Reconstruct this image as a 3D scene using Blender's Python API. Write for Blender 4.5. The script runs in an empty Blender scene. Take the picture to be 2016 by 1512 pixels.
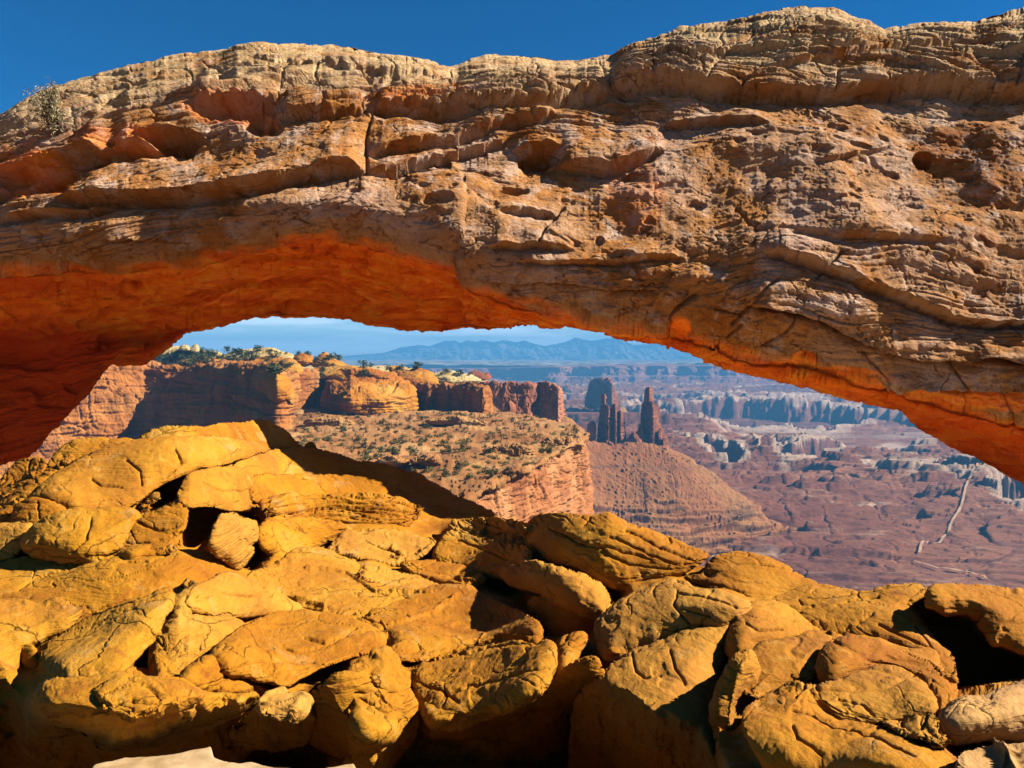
import bpy, math, random
import numpy as np
from mathutils import Vector

# ------------------------------------------------------------------ camera, sky, sun, exposure
S = bpy.context.scene
COL = S.collection
F = 1500.0                       # focal length in units of the 2016 px wide photograph
HOR = 700.0                      # row of the level horizon
PITCH = math.atan((756.0 - HOR) / F)
cam_d = bpy.data.cameras.new('camera')
cam = bpy.data.objects.new('camera', cam_d)
COL.objects.link(cam)
cam.location = (0, 0, 0)
cam.rotation_euler = (math.pi / 2 - PITCH, 0, 0)
cam_d.sensor_width = 36.0
cam_d.lens = 36.0 * F / 2016.0
cam_d.clip_start = 0.05
cam_d.clip_end = 60000
S.camera = cam

SUN_AZ = math.radians(90)        # measured from straight ahead towards the right
SUN_EL = math.radians(36)
SUN_STR, SKY_STR, EXPO = 5.0, 0.05, 2.08
sd_ = bpy.data.lights.new('sun', 'SUN')
sun = bpy.data.objects.new('sun', sd_)
COL.objects.link(sun)
sd_.energy = SUN_STR
sd_.angle = math.radians(0.5)
sd_.color = (1.0, 0.91, 0.76)
to_sun = Vector((math.sin(SUN_AZ) * math.cos(SUN_EL), math.cos(SUN_AZ) * math.cos(SUN_EL), math.sin(SUN_EL)))
sun.rotation_euler = to_sun.to_track_quat('Z', 'Y').to_euler()

W = bpy.data.worlds.new('World')
S.world = W
W.use_nodes = True
nt = W.node_tree
bg = nt.nodes['Background']
sky = nt.nodes.new('ShaderNodeTexSky')
sky.sky_type = 'NISHITA'
sky.sun_disc = False
sky.sun_elevation = SUN_EL
sky.sun_rotation = SUN_AZ
sky.altitude = 1800
sky.air_density = 1.0
sky.dust_density = 0.2
sky.ozone_density = 3.0
hsv = nt.nodes.new('ShaderNodeHueSaturation')
hsv.inputs['Saturation'].default_value = 3.0
hsv.inputs['Value'].default_value = 0.48
hsv.inputs['Hue'].default_value = 0.506
nt.links.new(sky.outputs[0], hsv.inputs['Color'])
# thin streaks of high cloud low over the horizon
wtc = nt.nodes.new('ShaderNodeTexCoord')
wmp = nt.nodes.new('ShaderNodeMapping')
wmp.inputs['Scale'].default_value = (3.0, 3.0, 34.0)
wmp.inputs['Location'].default_value = (0.9, 2.1, 1.3)
wno = nt.nodes.new('ShaderNodeTexNoise')
wno.inputs['Scale'].default_value = 1.6
wno.inputs['Detail'].default_value = 7
wno.inputs['Roughness'].default_value = 0.6
wrp = nt.nodes.new('ShaderNodeValToRGB')
wrp.color_ramp.elements[0].position = 0.43
wrp.color_ramp.elements[1].position = 0.57
wsp = nt.nodes.new('ShaderNodeSeparateXYZ')
wlo = nt.nodes.new('ShaderNodeMapRange')
wlo.inputs['From Min'].default_value = 0.10
wlo.inputs['From Max'].default_value = 0.03
wml = nt.nodes.new('ShaderNodeMath'); wml.operation = 'MULTIPLY'
wmx = nt.nodes.new('ShaderNodeMix'); wmx.data_type = 'RGBA'
wmx.inputs['B'].default_value = (7.0, 7.6, 8.0, 1)
L = nt.links.new
L(wtc.outputs['Generated'], wmp.inputs['Vector']); L(wmp.outputs[0], wno.inputs['Vector'])
L(wno.outputs[0], wrp.inputs[0]); L(wtc.outputs['Generated'], wsp.inputs[0])
L(wsp.outputs['Z'], wlo.inputs['Value']); L(wrp.outputs[0], wml.inputs[0]); L(wlo.outputs[0], wml.inputs[1])
hs2 = nt.nodes.new('ShaderNodeHueSaturation')
hs2.inputs['Saturation'].default_value = 1.25
hs2.inputs['Value'].default_value = 0.85
hs2.inputs['Hue'].default_value = 0.492
L(sky.outputs[0], hs2.inputs['Color'])
wh = nt.nodes.new('ShaderNodeMapRange')
wh.inputs['From Min'].default_value = 0.26
wh.inputs['From Max'].default_value = 0.01
L(wsp.outputs['Z'], wh.inputs['Value'])
wm2 = nt.nodes.new('ShaderNodeMix'); wm2.data_type = 'RGBA'
L(wh.outputs[0], wm2.inputs['Factor']); L(hsv.outputs[0], wm2.inputs['A']); L(hs2.outputs[0], wm2.inputs['B'])
L(wml.outputs[0], wmx.inputs['Factor']); L(wm2.outputs['Result'], wmx.inputs['A'])
L(wmx.outputs['Result'], bg.inputs[0])
bg.inputs[1].default_value = SKY_STR

S.view_settings.view_transform = 'Standard'
S.view_settings.look = 'None'
S.view_settings.exposure = EXPO
S.view_settings.gamma = 1.0
S.render.engine = 'CYCLES'
S.cycles.use_denoising = True
S.cycles.max_bounces = 8
S.cycles.diffuse_bounces = 4
S.cycles.volume_bounces = 1
S.cycles.sample_clamp_indirect = 8
S.cycles.use_adaptive_sampling = True

# ------------------------------------------------------------------ maths helpers
rng = np.random.RandomState(7)
PERM = np.concatenate([rng.permutation(256)] * 3)
ang_ = rng.rand(256, 3) * 2 - 1
GR = ang_ / np.linalg.norm(ang_, axis=1)[:, None]


def noise3(x, y, z):
    """gradient noise, about -1..1, on arrays"""
    x, y, z = np.broadcast_arrays(x, y, z)
    xi = np.floor(x); yi = np.floor(y); zi = np.floor(z)
    fx = (x - xi).astype(np.float32); fy = (y - yi).astype(np.float32); fz = (z - zi).astype(np.float32)
    xi = xi.astype(np.int64) & 255; yi = yi.astype(np.int64) & 255; zi = zi.astype(np.int64) & 255
    u = fx * fx * fx * (fx * (fx * 6 - 15) + 10)
    v = fy * fy * fy * (fy * (fy * 6 - 15) + 10)
    w = fz * fz * fz * (fz * (fz * 6 - 15) + 10)
    g32 = GR.astype(np.float32)
    gx, gy, gz = g32[:, 0], g32[:, 1], g32[:, 2]
    out = 0
    for dx in (0, 1):
        wx = u if dx else 1 - u
        a = PERM[xi + dx]
        for dy in (0, 1):
            wy = v if dy else 1 - v
            b = PERM[a + yi + dy]
            for dz in (0, 1):
                wz = w if dz else 1 - w
                h = PERM[b + zi + dz]
                out = out + wx * wy * wz * (gx[h] * (fx - dx) + gy[h] * (fy - dy) + gz[h] * (fz - dz))
    return out * 1.5


def fbm(x, y, z, octv=4, gain=0.5, lac=2.03):
    t = 0; a = 1.0; s = 0
    for i in range(octv):
        t = t + a * noise3(x + 17.3 * i, y - 9.1 * i, z + 5.7 * i)
        s += a; a *= gain
        x = x * lac; y = y * lac; z = z * lac
    return t / s


def sstep(a, b, x):
    t = np.clip((x - a) / (b - a), 0, 1)
    return t * t * (3 - 2 * t)


CP, SP = math.cos(PITCH), math.sin(PITCH)


def pt(u, v, D):
    """the point seen at photo column u, row v, at depth D metres"""
    a = (np.asarray(u) - 1008.0) / F
    b = (756.0 - np.asarray(v)) / F
    return np.stack(np.broadcast_arrays(a * D, D * (CP + b * SP), D * (-SP + b * CP)), -1)


def build(name, co, quads, mat, attrs=None, parent=None, smooth=True):
    me = bpy.data.meshes.new(name)
    co = np.ascontiguousarray(co, dtype=np.float32)
    quads = np.ascontiguousarray(quads, dtype=np.int32)
    k = quads.shape[1]
    me.vertices.add(len(co)); me.vertices.foreach_set('co', co.ravel())
    me.loops.add(quads.size); me.loops.foreach_set('vertex_index', quads.ravel())
    me.polygons.add(len(quads))
    me.polygons.foreach_set('loop_start', np.arange(0, quads.size, k, dtype=np.int32))
    me.update(calc_edges=True)
    if smooth:
        me.shade_smooth()
    for an, arr in (attrs or {}).items():
        at = me.attributes.new(an, 'FLOAT', 'POINT')
        at.data.foreach_set('value', np.ascontiguousarray(arr, dtype=np.float32).ravel())
    me.materials.append(mat)
    o = bpy.data.objects.new(name, me)
    COL.objects.link(o)
    o.parent = parent
    return o


def tag(o, label=None, cat=None, group=None, kind=None):
    if label: o['label'] = label
    if cat: o['category'] = cat
    if group: o['group'] = group
    o['kind'] = kind or 'thing'
    return o


def empty(name, loc=(0, 0, 0)):
    o = bpy.data.objects.new(name, None)
    COL.objects.link(o); o.location = loc
    return o


def gridfaces(nr, nc, mask=None, wrap=False):
    idx = np.arange(nr * nc).reshape(nr, nc)
    a = idx[:-1, :-1]; b = idx[:-1, 1:]; c = idx[1:, 1:]; d = idx[1:, :-1]
    q = np.stack([a, d, c, b], -1).reshape(-1, 4)
    if mask is not None:
        m = (mask[:-1, :-1] & mask[:-1, 1:] & mask[1:, 1:] & mask[1:, :-1]).ravel()
        q = q[m]
    return q


def compact(co, q, attrs=None):
    used = np.zeros(len(co), bool); used[q.ravel()] = True
    remap = np.cumsum(used) - 1
    return co[used], remap[q], {k: v.ravel()[used] for k, v in (attrs or {}).items()}


def gnormals(P):
    """normals of a grid of points (rows, cols, 3)"""
    du = np.gradient(P, axis=1); dv = np.gradient(P, axis=0)
    n = np.cross(dv, du)
    n /= np.linalg.norm(n, axis=-1)[..., None] + 1e-12
    return n


def smooth_poly(p, it=2, closed=True):
    p = np.array(p, float)
    for _ in range(it):
        q = np.roll(p, -1, 0)
        a = p * 0.80 + q * 0.20; b = p * 0.20 + q * 0.80
        p = np.stack([a, b], 1).reshape(-1, 2)
    return p


def polydist(px, py, poly):
    """signed distance (inside positive) and nearest boundary point"""
    best = np.full(px.shape, 1e18); cx = np.zeros(px.shape); cy = np.zeros(px.shape)
    inside = np.zeros(px.shape, bool)
    n = len(poly)
    for i in range(n):
        x0, y0 = poly[i]; x1, y1 = poly[(i + 1) % n]
        dx, dy = x1 - x0, y1 - y0
        t = np.clip(((px - x0) * dx + (py - y0) * dy) / (dx * dx + dy * dy + 1e-9), 0, 1)
        qx = x0 + t * dx; qy = y0 + t * dy
        d = (px - qx) ** 2 + (py - qy) ** 2
        m = d < best
        best = np.where(m, d, best); cx = np.where(m, qx, cx); cy = np.where(m, qy, cy)
        if y0 != y1:
            c = (y0 > py) != (y1 > py)
            inside ^= c & (px < (x1 - x0) * (py - y0) / (y1 - y0) + x0)
    d = np.sqrt(best)
    return np.where(inside, d, -d), cx, cy


def linedist(px, py, line):
    best = np.full(px.shape, 1e18)
    for (x0, y0), (x1, y1) in zip(line[:-1], line[1:]):
        dx, dy = x1 - x0, y1 - y0
        t = np.clip(((px - x0) * dx + (py - y0) * dy) / (dx * dx + dy * dy + 1e-9), 0, 1)
        best = np.minimum(best, (px - x0 - t * dx) ** 2 + (py - y0 - t * dy) ** 2)
    return np.sqrt(best)


# ------------------------------------------------------------------ materials
class NT:
    def __init__(s, name):
        s.m = bpy.data.materials.new(name); s.m.use_nodes = True
        s.t = s.m.node_tree; s.b = s.t.nodes['Principled BSDF']
        s.b.inputs['Roughness'].default_value = 0.92
        s.b.inputs['Specular IOR Level'].default_value = 0.15
        s.tc = s.t.nodes.new('ShaderNodeTexCoord').outputs['Object']

    def n(s, k, **kw):
        o = s.t.nodes.new('ShaderNode' + k)
        for a, b in kw.items(): setattr(o, a, b)
        return o

    def l(s, a, b): s.t.links.new(a, b)

    def mapping(s, sc, rot=(0, 0, 0), src=None):
        m = s.n('Mapping'); m.inputs['Scale'].default_value = sc; m.inputs['Rotation'].default_value = rot
        s.l(src or s.tc, m.inputs['Vector']); return m.outputs[0]

    def noise(s, vec, sc, det=6, rough=0.55, dist=0.0):
        m = s.n('TexNoise'); m.inputs['Scale'].default_value = sc; m.inputs['Detail'].default_value = det
        m.inputs['Roughness'].default_value = rough; m.inputs['Distortion'].default_value = dist
        s.l(vec, m.inputs['Vector']); return m.outputs[0]

    def ramp(s, f, stops):
        r = s.n('ValToRGB'); e = r.color_ramp.elements
        while len(e) < len(stops): e.new(0.5)
        for el, (p, c) in zip(e, stops):
            el.position = p; el.color = tuple(c) + (1,) if len(c) == 3 else c
        s.l(f, r.inputs[0]); return r.outputs[0]

    def rampf(s, f, a, b):
        r = s.n('MapRange'); r.inputs['From Min'].default_value = a; r.inputs['From Max'].default_value = b
        s.l(f, r.inputs['Value']); return r.outputs[0]

    def math(s, op, a, b=None):
        m = s.n('Math', operation=op)
        for i, x in enumerate((a, b)):
            if x is None: continue
            if isinstance(x, (int, float)): m.inputs[i].default_value = x
            else: s.l(x, m.inputs[i])
        return m.outputs[0]

    def mix(s, f, a, b, mode='MIX'):
        m = s.n('Mix', data_type='RGBA', blend_type=mode)
        for k, x in (('Factor', f), ('A', a), ('B', b)):
            if isinstance(x, (int, float)): m.inputs[k].default_value = x
            elif isinstance(x, tuple): m.inputs[k].default_value = x + (1,)
            else: s.l(x, m.inputs[k])
        return m.outputs['Result']

    def attr(s, name):
        a = s.n('Attribute', attribute_name=name); return a.outputs['Fac']

    def bump(s, h, dist, strength=1.0):
        b = s.n('Bump'); b.inputs['Distance'].default_value = dist; b.inputs['Strength'].default_value = strength
        s.l(h, b.inputs['Height'])
        if s.b.inputs['Normal'].links: s.l(s.b.inputs['Normal'].links[0].from_socket, b.inputs['Normal'])
        s.l(b.outputs[0], s.b.inputs['Normal'])

    def dim(s, c): return s.mix(1.0, c, (0.45, 0.45, 0.45), 'MULTIPLY')

    def color(s, c, dim=True): s.l(s.dim(c) if dim else c, s.b.inputs['Base Color'])


def mat_arch():
    k = NT('arch_sandstone')
    sp = k.n('SeparateXYZ'); k.l(k.tc, sp.inputs[0])
    cb = k.n('CombineXYZ'); k.l(k.math('MULTIPLY', sp.outputs[0], .28), cb.inputs[0]); k.l(k.math('MULTIPLY', sp.outputs[1], .4), cb.inputs[1])
    k.l(k.math('MULTIPLY', k.attr('bed'), 3.4), cb.inputs[2])
    bed = cb.outputs[0]
    n1 = k.noise(k.tc, 0.55, 8, 0.6, 0.4)
    c = k.ramp(n1, [(0.34, (0.54, 0.175, 0.022)), (0.45, (0.68, 0.29, 0.075)), (0.54, (0.72, 0.39, 0.19)), (0.66, (0.76, 0.46, 0.32))])
    n2 = k.noise(k.tc, 2.2, 9, 0.68, 0.6)
    c = k.mix(k.rampf(n2, 0.50, 0.62), c, (0.85, 0.58, 0.42))
    n2b = k.noise(k.mapping((1.3, 1, 1)), 1.7, 8, 0.7, 1.2)
    c = k.mix(k.rampf(n2b, 0.57, 0.66), c, (0.40, 0.12, 0.020))
    lam = k.noise(bed, 5.0, 8, 0.6, 0.3)
    lz = k.attr('lamz')
    c = k.mix(k.math('MULTIPLY', k.rampf(lam, 0.42, 0.34), k.math('ADD', .22, k.math('MULTIPLY', lz, .6))), c, (0.16, 0.06, 0.012))
    c = k.mix(k.math('MULTIPLY', k.attr('cream'), k.rampf(k.noise(k.tc, 1.1, 7, .65, .5), .36, .56)), c, (0.95, 0.66, 0.33))
    # grey-purple lichen
    n3 = k.noise(k.tc, 6.0, 8, 0.75, 0.8)
    c = k.mix(k.math('MULTIPLY', k.rampf(n3, 0.58, 0.68), k.attr('lichen')), c, (0.66, 0.50, 0.44))
    # dark pits and specks
    n4 = k.noise(k.mapping((1, 1, 1.6)), 16.0, 6, 0.7, 0.5)
    c = k.mix(k.math('MULTIPLY', k.rampf(n4, 0.36, 0.30), 0.9), c, (0.05, 0.025, 0.015))
    vo = k.n('TexVoronoi', feature='DISTANCE_TO_EDGE'); vo.inputs['Scale'].default_value = 0.35
    wv = k.n('VectorMath', operation='ADD')
    nv = k.n('TexNoise'); nv.inputs['Scale'].default_value = 1.3; nv.inputs['Detail'].default_value = 6
    k.l(k.tc, nv.inputs['Vector']); k.l(nv.outputs['Color'], wv.inputs[0]); k.l(k.mapping((0.6, 0.6, 1.9), (0, .2, 0)), wv.inputs[1]); k.l(wv.outputs[0], vo.inputs['Vector'])
    cv = k.rampf(vo.outputs[0], 0.0, 0.006)
    c = k.mix(k.math('MULTIPLY', k.math('SUBTRACT', 1.0, cv), k.rampf(n2, .48, .62)), c, (0.16, 0.06, 0.02))
    n6 = k.noise(k.mapping((1, 1, 1.4)), 4.5, 9, 0.75, 1.0)
    c = k.mix(k.math('MULTIPLY', k.rampf(n6, 0.46, 0.36), 0.75), c, (0.26, 0.10, 0.022))
    # clean broken rock, with the bounced glow brightened into its orange
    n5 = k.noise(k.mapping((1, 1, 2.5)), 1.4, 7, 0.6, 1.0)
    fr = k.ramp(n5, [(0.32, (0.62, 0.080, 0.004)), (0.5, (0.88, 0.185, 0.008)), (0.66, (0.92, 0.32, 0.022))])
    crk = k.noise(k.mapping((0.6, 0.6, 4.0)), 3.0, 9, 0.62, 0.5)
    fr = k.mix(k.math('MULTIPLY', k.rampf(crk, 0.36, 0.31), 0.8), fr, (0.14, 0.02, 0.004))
    fr = k.mix(k.math('MULTIPLY', k.attr('shade_red'), 0.9), fr, (0.52, 0.045, 0.004))
    c = k.mix(k.attr('fresh_glow'), k.dim(c), fr)
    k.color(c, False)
    k.bump(k.math('MULTIPLY', lam, k.math('ADD', .15, k.math('MULTIPLY', lz, 1.1))), 0.08, 1.0); k.bump(n4, 0.04, 1.0); k.bump(n6, 0.06, 1.0); k.bump(cv, 0.03, 0.8); k.bump(k.noise(k.tc, 30, 5, 0.6), 0.012, 0.8)
    return k.m


def mat_ledge():
    k = NT('foreground_sandstone')
    n1 = k.noise(k.tc, 0.9, 8, 0.6, 0.5)
    c = k.ramp(n1, [(0.30, (0.33, 0.108, 0.003)), (0.46, (0.46, 0.176, 0.004)), (0.58, (0.54, 0.238, 0.008)), (0.74, (0.58, 0.30, 0.040))])
    n2 = k.noise(k.tc, 5.5, 9, 0.68, 0.4)
    c = k.mix(k.rampf(n2, 0.42, 0.30), c, (0.27, 0.085, 0.005))
    c = k.mix(k.math('MULTIPLY', k.rampf(n2, 0.56, 0.74), 0.7), c, (0.68, 0.38, 0.08))
    ns = k.noise(k.tc, 1.7, 6, 0.6, 1.5)
    c = k.mix(k.math('MULTIPLY', k.rampf(ns, 0.60, 0.68), 0.55), c, (0.50, 0.30, 0.10))      # buff weathered patches
    c = k.mix(k.math('MULTIPLY', k.rampf(ns, 0.38, 0.30), 0.6), c, (0.30, 0.075, 0.006))      # rusty patches
    n4 = k.noise(k.mapping((0.5, 0.5, 4.5)), 9.0, 8, 0.7, 0.6)
    c = k.mix(k.math('MULTIPLY', k.rampf(n4, 0.36, 0.31), 0.6), c, (0.12, 0.045, 0.008))
    n7 = k.noise(k.tc, 60.0, 4, 0.7)
    c = k.mix(k.math('MULTIPLY', k.rampf(n7, 0.38, 0.30), 0.5), c, (0.16, 0.05, 0.006))       # grit
    tn = k.attr('tone')
    c = k.mix(k.math('MULTIPLY', k.math('MAXIMUM', tn, 0.0), .38), c, (0.60, 0.325, 0.075))
    c = k.mix(k.math('MULTIPLY', k.math('MAXIMUM', k.math('MULTIPLY', tn, -1.0), 0.0), .32), c, (0.38, 0.115, 0.006))
    c = k.mix(k.attr('pale'), c, (0.72, 0.50, 0.27))
    wl = k.noise(k.tc, .7, 4, .5)
    bl = k.noise(k.mapping((0.25, 0.25, 7.0), (.22, .16, 0)), 5.0, 5, 0.55, 0.15)
    bm = k.math('MULTIPLY', bl, k.rampf(wl, .44, .56))
    k.bump(bm, 0.035, 0.9)
    k.color(c)
    vo = k.n('TexVoronoi', feature='DISTANCE_TO_EDGE'); vo.inputs['Scale'].default_value = 0.8
    wv = k.n('VectorMath', operation='ADD'); nv = k.n('TexNoise'); nv.inputs['Scale'].default_value = 1.1; nv.inputs['Detail'].default_value = 6
    k.l(k.tc, nv.inputs['Vector']); k.l(nv.outputs['Color'], wv.inputs[0]); k.l(k.mapping((0.5, 0.9, 1.6), (.2, .3, 0)), wv.inputs[1]); k.l(wv.outputs[0], vo.inputs['Vector'])
    cr = k.math('SUBTRACT', 1.0, k.math('MULTIPLY', k.math('SUBTRACT', 1.0, k.rampf(vo.outputs[0], 0.0, 0.012)), k.rampf(n1, .46, .56)))
    fine = k.noise(k.tc, 55, 6, 0.65)
    k.bump(n4, 0.014, 0.7); k.bump(n2, 0.012, 0.6); k.bump(cr, 0.02, 1.0); k.bump(fine, 0.006, 1.0)
    return k.m


def mat_cliff(name, stops, streak, sc, dark=(0.14, 0.05, 0.02), stain=0.6, bumpd=2.0, veg=0.0):
    """far sandstone: sc = metres of the largest blotch"""
    k = NT(name)
    n1 = k.noise(k.tc, 1.0 / sc, 8, 0.6, 0.4)
    c = k.ramp(n1, stops)
    if streak:                                    # desert varnish running down a wall
        st = k.noise(k.mapping((1, 1, 0.07)), 6.0 / sc, 8, 0.65, 0.2)
        c = k.mix(k.math('MULTIPLY', k.rampf(st, 0.50, 0.36), stain), c, dark)
        c = k.mix(k.math('MULTIPLY', k.rampf(st, 0.58, 0.70), 0.35), c, (0.62, 0.36, 0.14))
        k.bump(st, bumpd, 0.7)
    ly = k.noise(k.mapping((0.10, 0.10, 1.5)), 6.0 / sc, 7, 0.6, 0.3)
    c = k.mix(k.math('MULTIPLY', k.rampf(ly, 0.42, 0.32), 0.6), c, dark)
    if veg:
        vg = k.noise(k.tc, 14.0 / sc, 6, 0.7)
        c = k.mix(k.math('MULTIPLY', k.rampf(vg, 0.56, 0.62), veg), c, (0.16, 0.15, 0.035))
    k.color(c)
    k.bump(ly, bumpd * 0.6, 0.8); k.bump(k.noise(k.tc, 20.0 / sc, 6, 0.7), bumpd * 0.5, 0.8)
    return k.m


def mat_basin():
    k = NT('basin_floor')
    n1 = k.noise(k.tc, 1 / 420.0, 8, 0.6, 0.5)
    c = k.ramp(n1, [(0.35, (0.15, 0.040, 0.020)), (0.5, (0.25, 0.078, 0.034)), (0.65, (0.38, 0.15, 0.070))])
    n2 = k.noise(k.mapping((0.5, 1, 1)), 1 / 30.0, 8, 0.7)
    c = k.mix(k.math('MULTIPLY', k.rampf(n2, 0.5, 0.36), 0.65), c, (0.17, 0.055, 0.035))
    n3 = k.noise(k.mapping((0.3, 1, 6)), 1 / 60.0, 7, 0.65)
    c = k.mix(k.math('MULTIPLY', k.rampf(n3, 0.55, 0.66), 0.5), c, (0.52, 0.33, 0.20))
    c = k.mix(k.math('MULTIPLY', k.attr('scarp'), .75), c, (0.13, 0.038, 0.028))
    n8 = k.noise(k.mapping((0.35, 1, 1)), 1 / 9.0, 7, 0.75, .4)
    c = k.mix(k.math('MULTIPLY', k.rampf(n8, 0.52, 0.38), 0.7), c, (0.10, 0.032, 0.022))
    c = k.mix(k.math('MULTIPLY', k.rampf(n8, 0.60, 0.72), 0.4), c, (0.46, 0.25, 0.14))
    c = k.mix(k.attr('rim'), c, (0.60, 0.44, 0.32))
    k.color(c)
    k.bump(n2, 6.0, 1.0); k.bump(n8, 3.0, 1.0)
    return k.m


def mat_flat(name, a, b, sc, rough=0.9):
    k = NT(name)
    n = k.noise(k.tc, sc, 6, 0.6)
    k.color(k.ramp(n, [(0.35, a), (0.65, b)])); k.b.inputs['Roughness'].default_value = rough
    k.bump(n, 0.3 / sc * 0.1, 0.5)
    return k.m


M = dict(
    arch=mat_arch(), ledge=mat_ledge(), basin=mat_basin(),
    wall=mat_cliff('streaked_cliff', [(0.35, (0.30, 0.085, 0.015)), (0.5, (0.42, 0.15, 0.028)), (0.65, (0.50, 0.23, 0.06))], True, 60, bumpd=0.8),
    dome=mat_cliff('dome_sandstone', [(0.35, (0.36, 0.11, 0.006)), (0.5, (0.48, 0.185, 0.010)), (0.65, (0.54, 0.28, 0.045))], False, 40, dark=(0.26, 0.09, 0.012), bumpd=0.8),
    pale=mat_cliff('pale_slickrock', [(0.35, (0.46, 0.28, 0.07)), (0.5, (0.56, 0.40, 0.15)), (0.65, (0.62, 0.48, 0.25))], False, 40, dark=(0.30, 0.17, 0.06), bumpd=0.8, veg=0.5),
    bench=mat_cliff('bench_rubble', [(0.35, (0.28, 0.105, 0.030)), (0.5, (0.38, 0.165, 0.05)), (0.65, (0.50, 0.27, 0.10))], False, 30, dark=(0.20, 0.09, 0.035), bumpd=0.8, veg=0.7),
    red=mat_cliff('red_cliff', [(0.35, (0.26, 0.075, 0.030)), (0.5, (0.38, 0.125, 0.055)), (0.65, (0.48, 0.20, 0.10))], True, 70, dark=(0.09, 0.03, 0.035), bumpd=1.8),
    tower=mat_cliff('tower_rock', [(0.35, (0.17, 0.045, 0.022)), (0.5, (0.27, 0.080, 0.038)), (0.65, (0.38, 0.14, 0.070))], True, 30, dark=(0.06, 0.02, 0.02), bumpd=1.5),
    pink=mat_cliff('pink_cliff', [(0.35, (0.30, 0.095, 0.028)), (0.5, (0.43, 0.16, 0.052)), (0.65, (0.54, 0.25, 0.10))], True, 45, dark=(0.22, 0.08, 0.03), stain=0.45, bumpd=0.7),
    talus=mat_cliff('talus_debris', [(0.35, (0.26, 0.085, 0.025)), (0.5, (0.33, 0.125, 0.038)), (0.65, (0.36, 0.17, 0.055))], False, 110, dark=(0.14, 0.06, 0.03), bumpd=3.0, veg=0.35),
    mesa=mat_cliff('far_mesa_rock', [(0.35, (0.14, 0.05, 0.04)), (0.5, (0.24, 0.09, 0.07)), (0.65, (0.40, 0.18, 0.13))], True, 500, dark=(0.07, 0.03, 0.04), bumpd=12),
    mount=mat_flat('mountain_forest', (0.03, 0.05, 0.05), (0.20, 0.20, 0.18), 1 / 900.0),
    apron=mat_flat('bounce_apron', (1.0, 0.62, 0.26), (1.0, 0.80, 0.40), 1.0),  # added unseen ground, kept bright to throw sunlight up under the arch
    scrub=mat_flat('plateau_scrub', (0.06, 0.07, 0.05), (0.40, 0.34, 0.28), 1 / 160.0),
    sand=mat_flat('pale_sand', (0.40, 0.26, 0.12), (0.66, 0.47, 0.27), 9.0),
    dirt=mat_flat('road_dirt', (0.42, 0.25, 0.15), (0.54, 0.35, 0.22), 0.05),
    leaf=mat_flat('juniper_green', (0.035, 0.055, 0.014), (0.085, 0.10, 0.025), 1.5),
    sage=mat_flat('sage_green', (0.14, 0.14, 0.03), (0.26, 0.23, 0.06), 1.5),
    wood=mat_flat('dead_wood', (0.10, 0.07, 0.05), (0.34, 0.27, 0.19), 30.0),
    straw=mat_flat('dry_straw_leaf', (0.22, 0.19, 0.06), (0.75, 0.62, 0.34), 30.0),
)

# ------------------------------------------------------------------ the arch
def interp(pts, u):
    p = np.array(pts, float)
    return np.interp(u, p[:, 0], p[:, 1])


def sinterp(p, u, w):
    u = np.asarray(u, float)
    return sum(interp(p, u + k * w) * g for k, g in ((-3, .06), (-2, .12), (-1, .2), (0, .24), (1, .2), (2, .12), (3, .06)))


TOP = [(-900, 470), (-400, 330), (0, 226), (40, 201), (60, 193), (100, 179), (150, 161), (220, 138), (300, 118), (370, 106), (440, 95), (470, 86), (500, 84),
       (560, 87), (620, 92), (700, 96), (780, 108), (840, 118), (885, 130), (905, 128), (925, 118), (975, 109), (1040, 113), (1100, 119),
       (1160, 118), (1210, 113), (1250, 92), (1300, 75), (1360, 58), (1430, 50), (1480, 37), (1530, 22), (1585, 11), (1640, 15),
       (1690, 28), (1720, 40), (1745, 53), (1790, 48), (1850, 44), (1920, 42), (1960, 30), (2016, 21), (2300, 0), (2900, 60)]
LIP = [(-900, 1500), (-500, 1350), (-300, 760), (-120, 590), (0, 547), (87, 544), (146, 534), (191, 537), (243, 542), (295, 530), (382, 528), (434, 516),
       (486, 498), (555, 481), (642, 471), (685, 477), (754, 498), (824, 515), (905, 533), (913, 566), (935, 581), (969, 594),
       (997, 605), (1039, 614), (1084, 624), (1105, 627), (1171, 637), (1223, 648), (1292, 664), (1350, 682), (1400, 700), (1490, 722),
       (1628, 752), (1733, 775), (1802, 797), (1906, 820), (2016, 848), (2180, 930), (2330, 1080), (2450, 1350), (2900, 1500)]
BACK = [(-900, 1520), (-500, 1400), (-300, 1300), (-100, 1010), (0, 917), (56, 898), (135, 815), (184, 756), (200, 731), (219, 719), (280, 716), (292, 709), (333, 679),
        (366, 651), (382, 648), (441, 640), (479, 631), (507, 627), (573, 626), (660, 628), (700, 633), (754, 641), (806, 651), (872, 654),
        (886, 651), (921, 648), (945, 652), (1008, 649), (1018, 643), (1060, 643), (1101, 644), (1107, 635), (1171, 646), (1223, 658), (1292, 677),
        (1350, 693), (1392, 710), (1431, 724), (1483, 740), (1559, 759), (1587, 761), (1628, 774), (1715, 797), (1781, 812),
        (1792, 833), (1809, 845), (1865, 875), (1920, 901), (1948, 918), (1993, 939), (2016, 946), (2180, 1040), (2330, 1160), (2450, 1370), (2900, 1520)]
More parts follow.
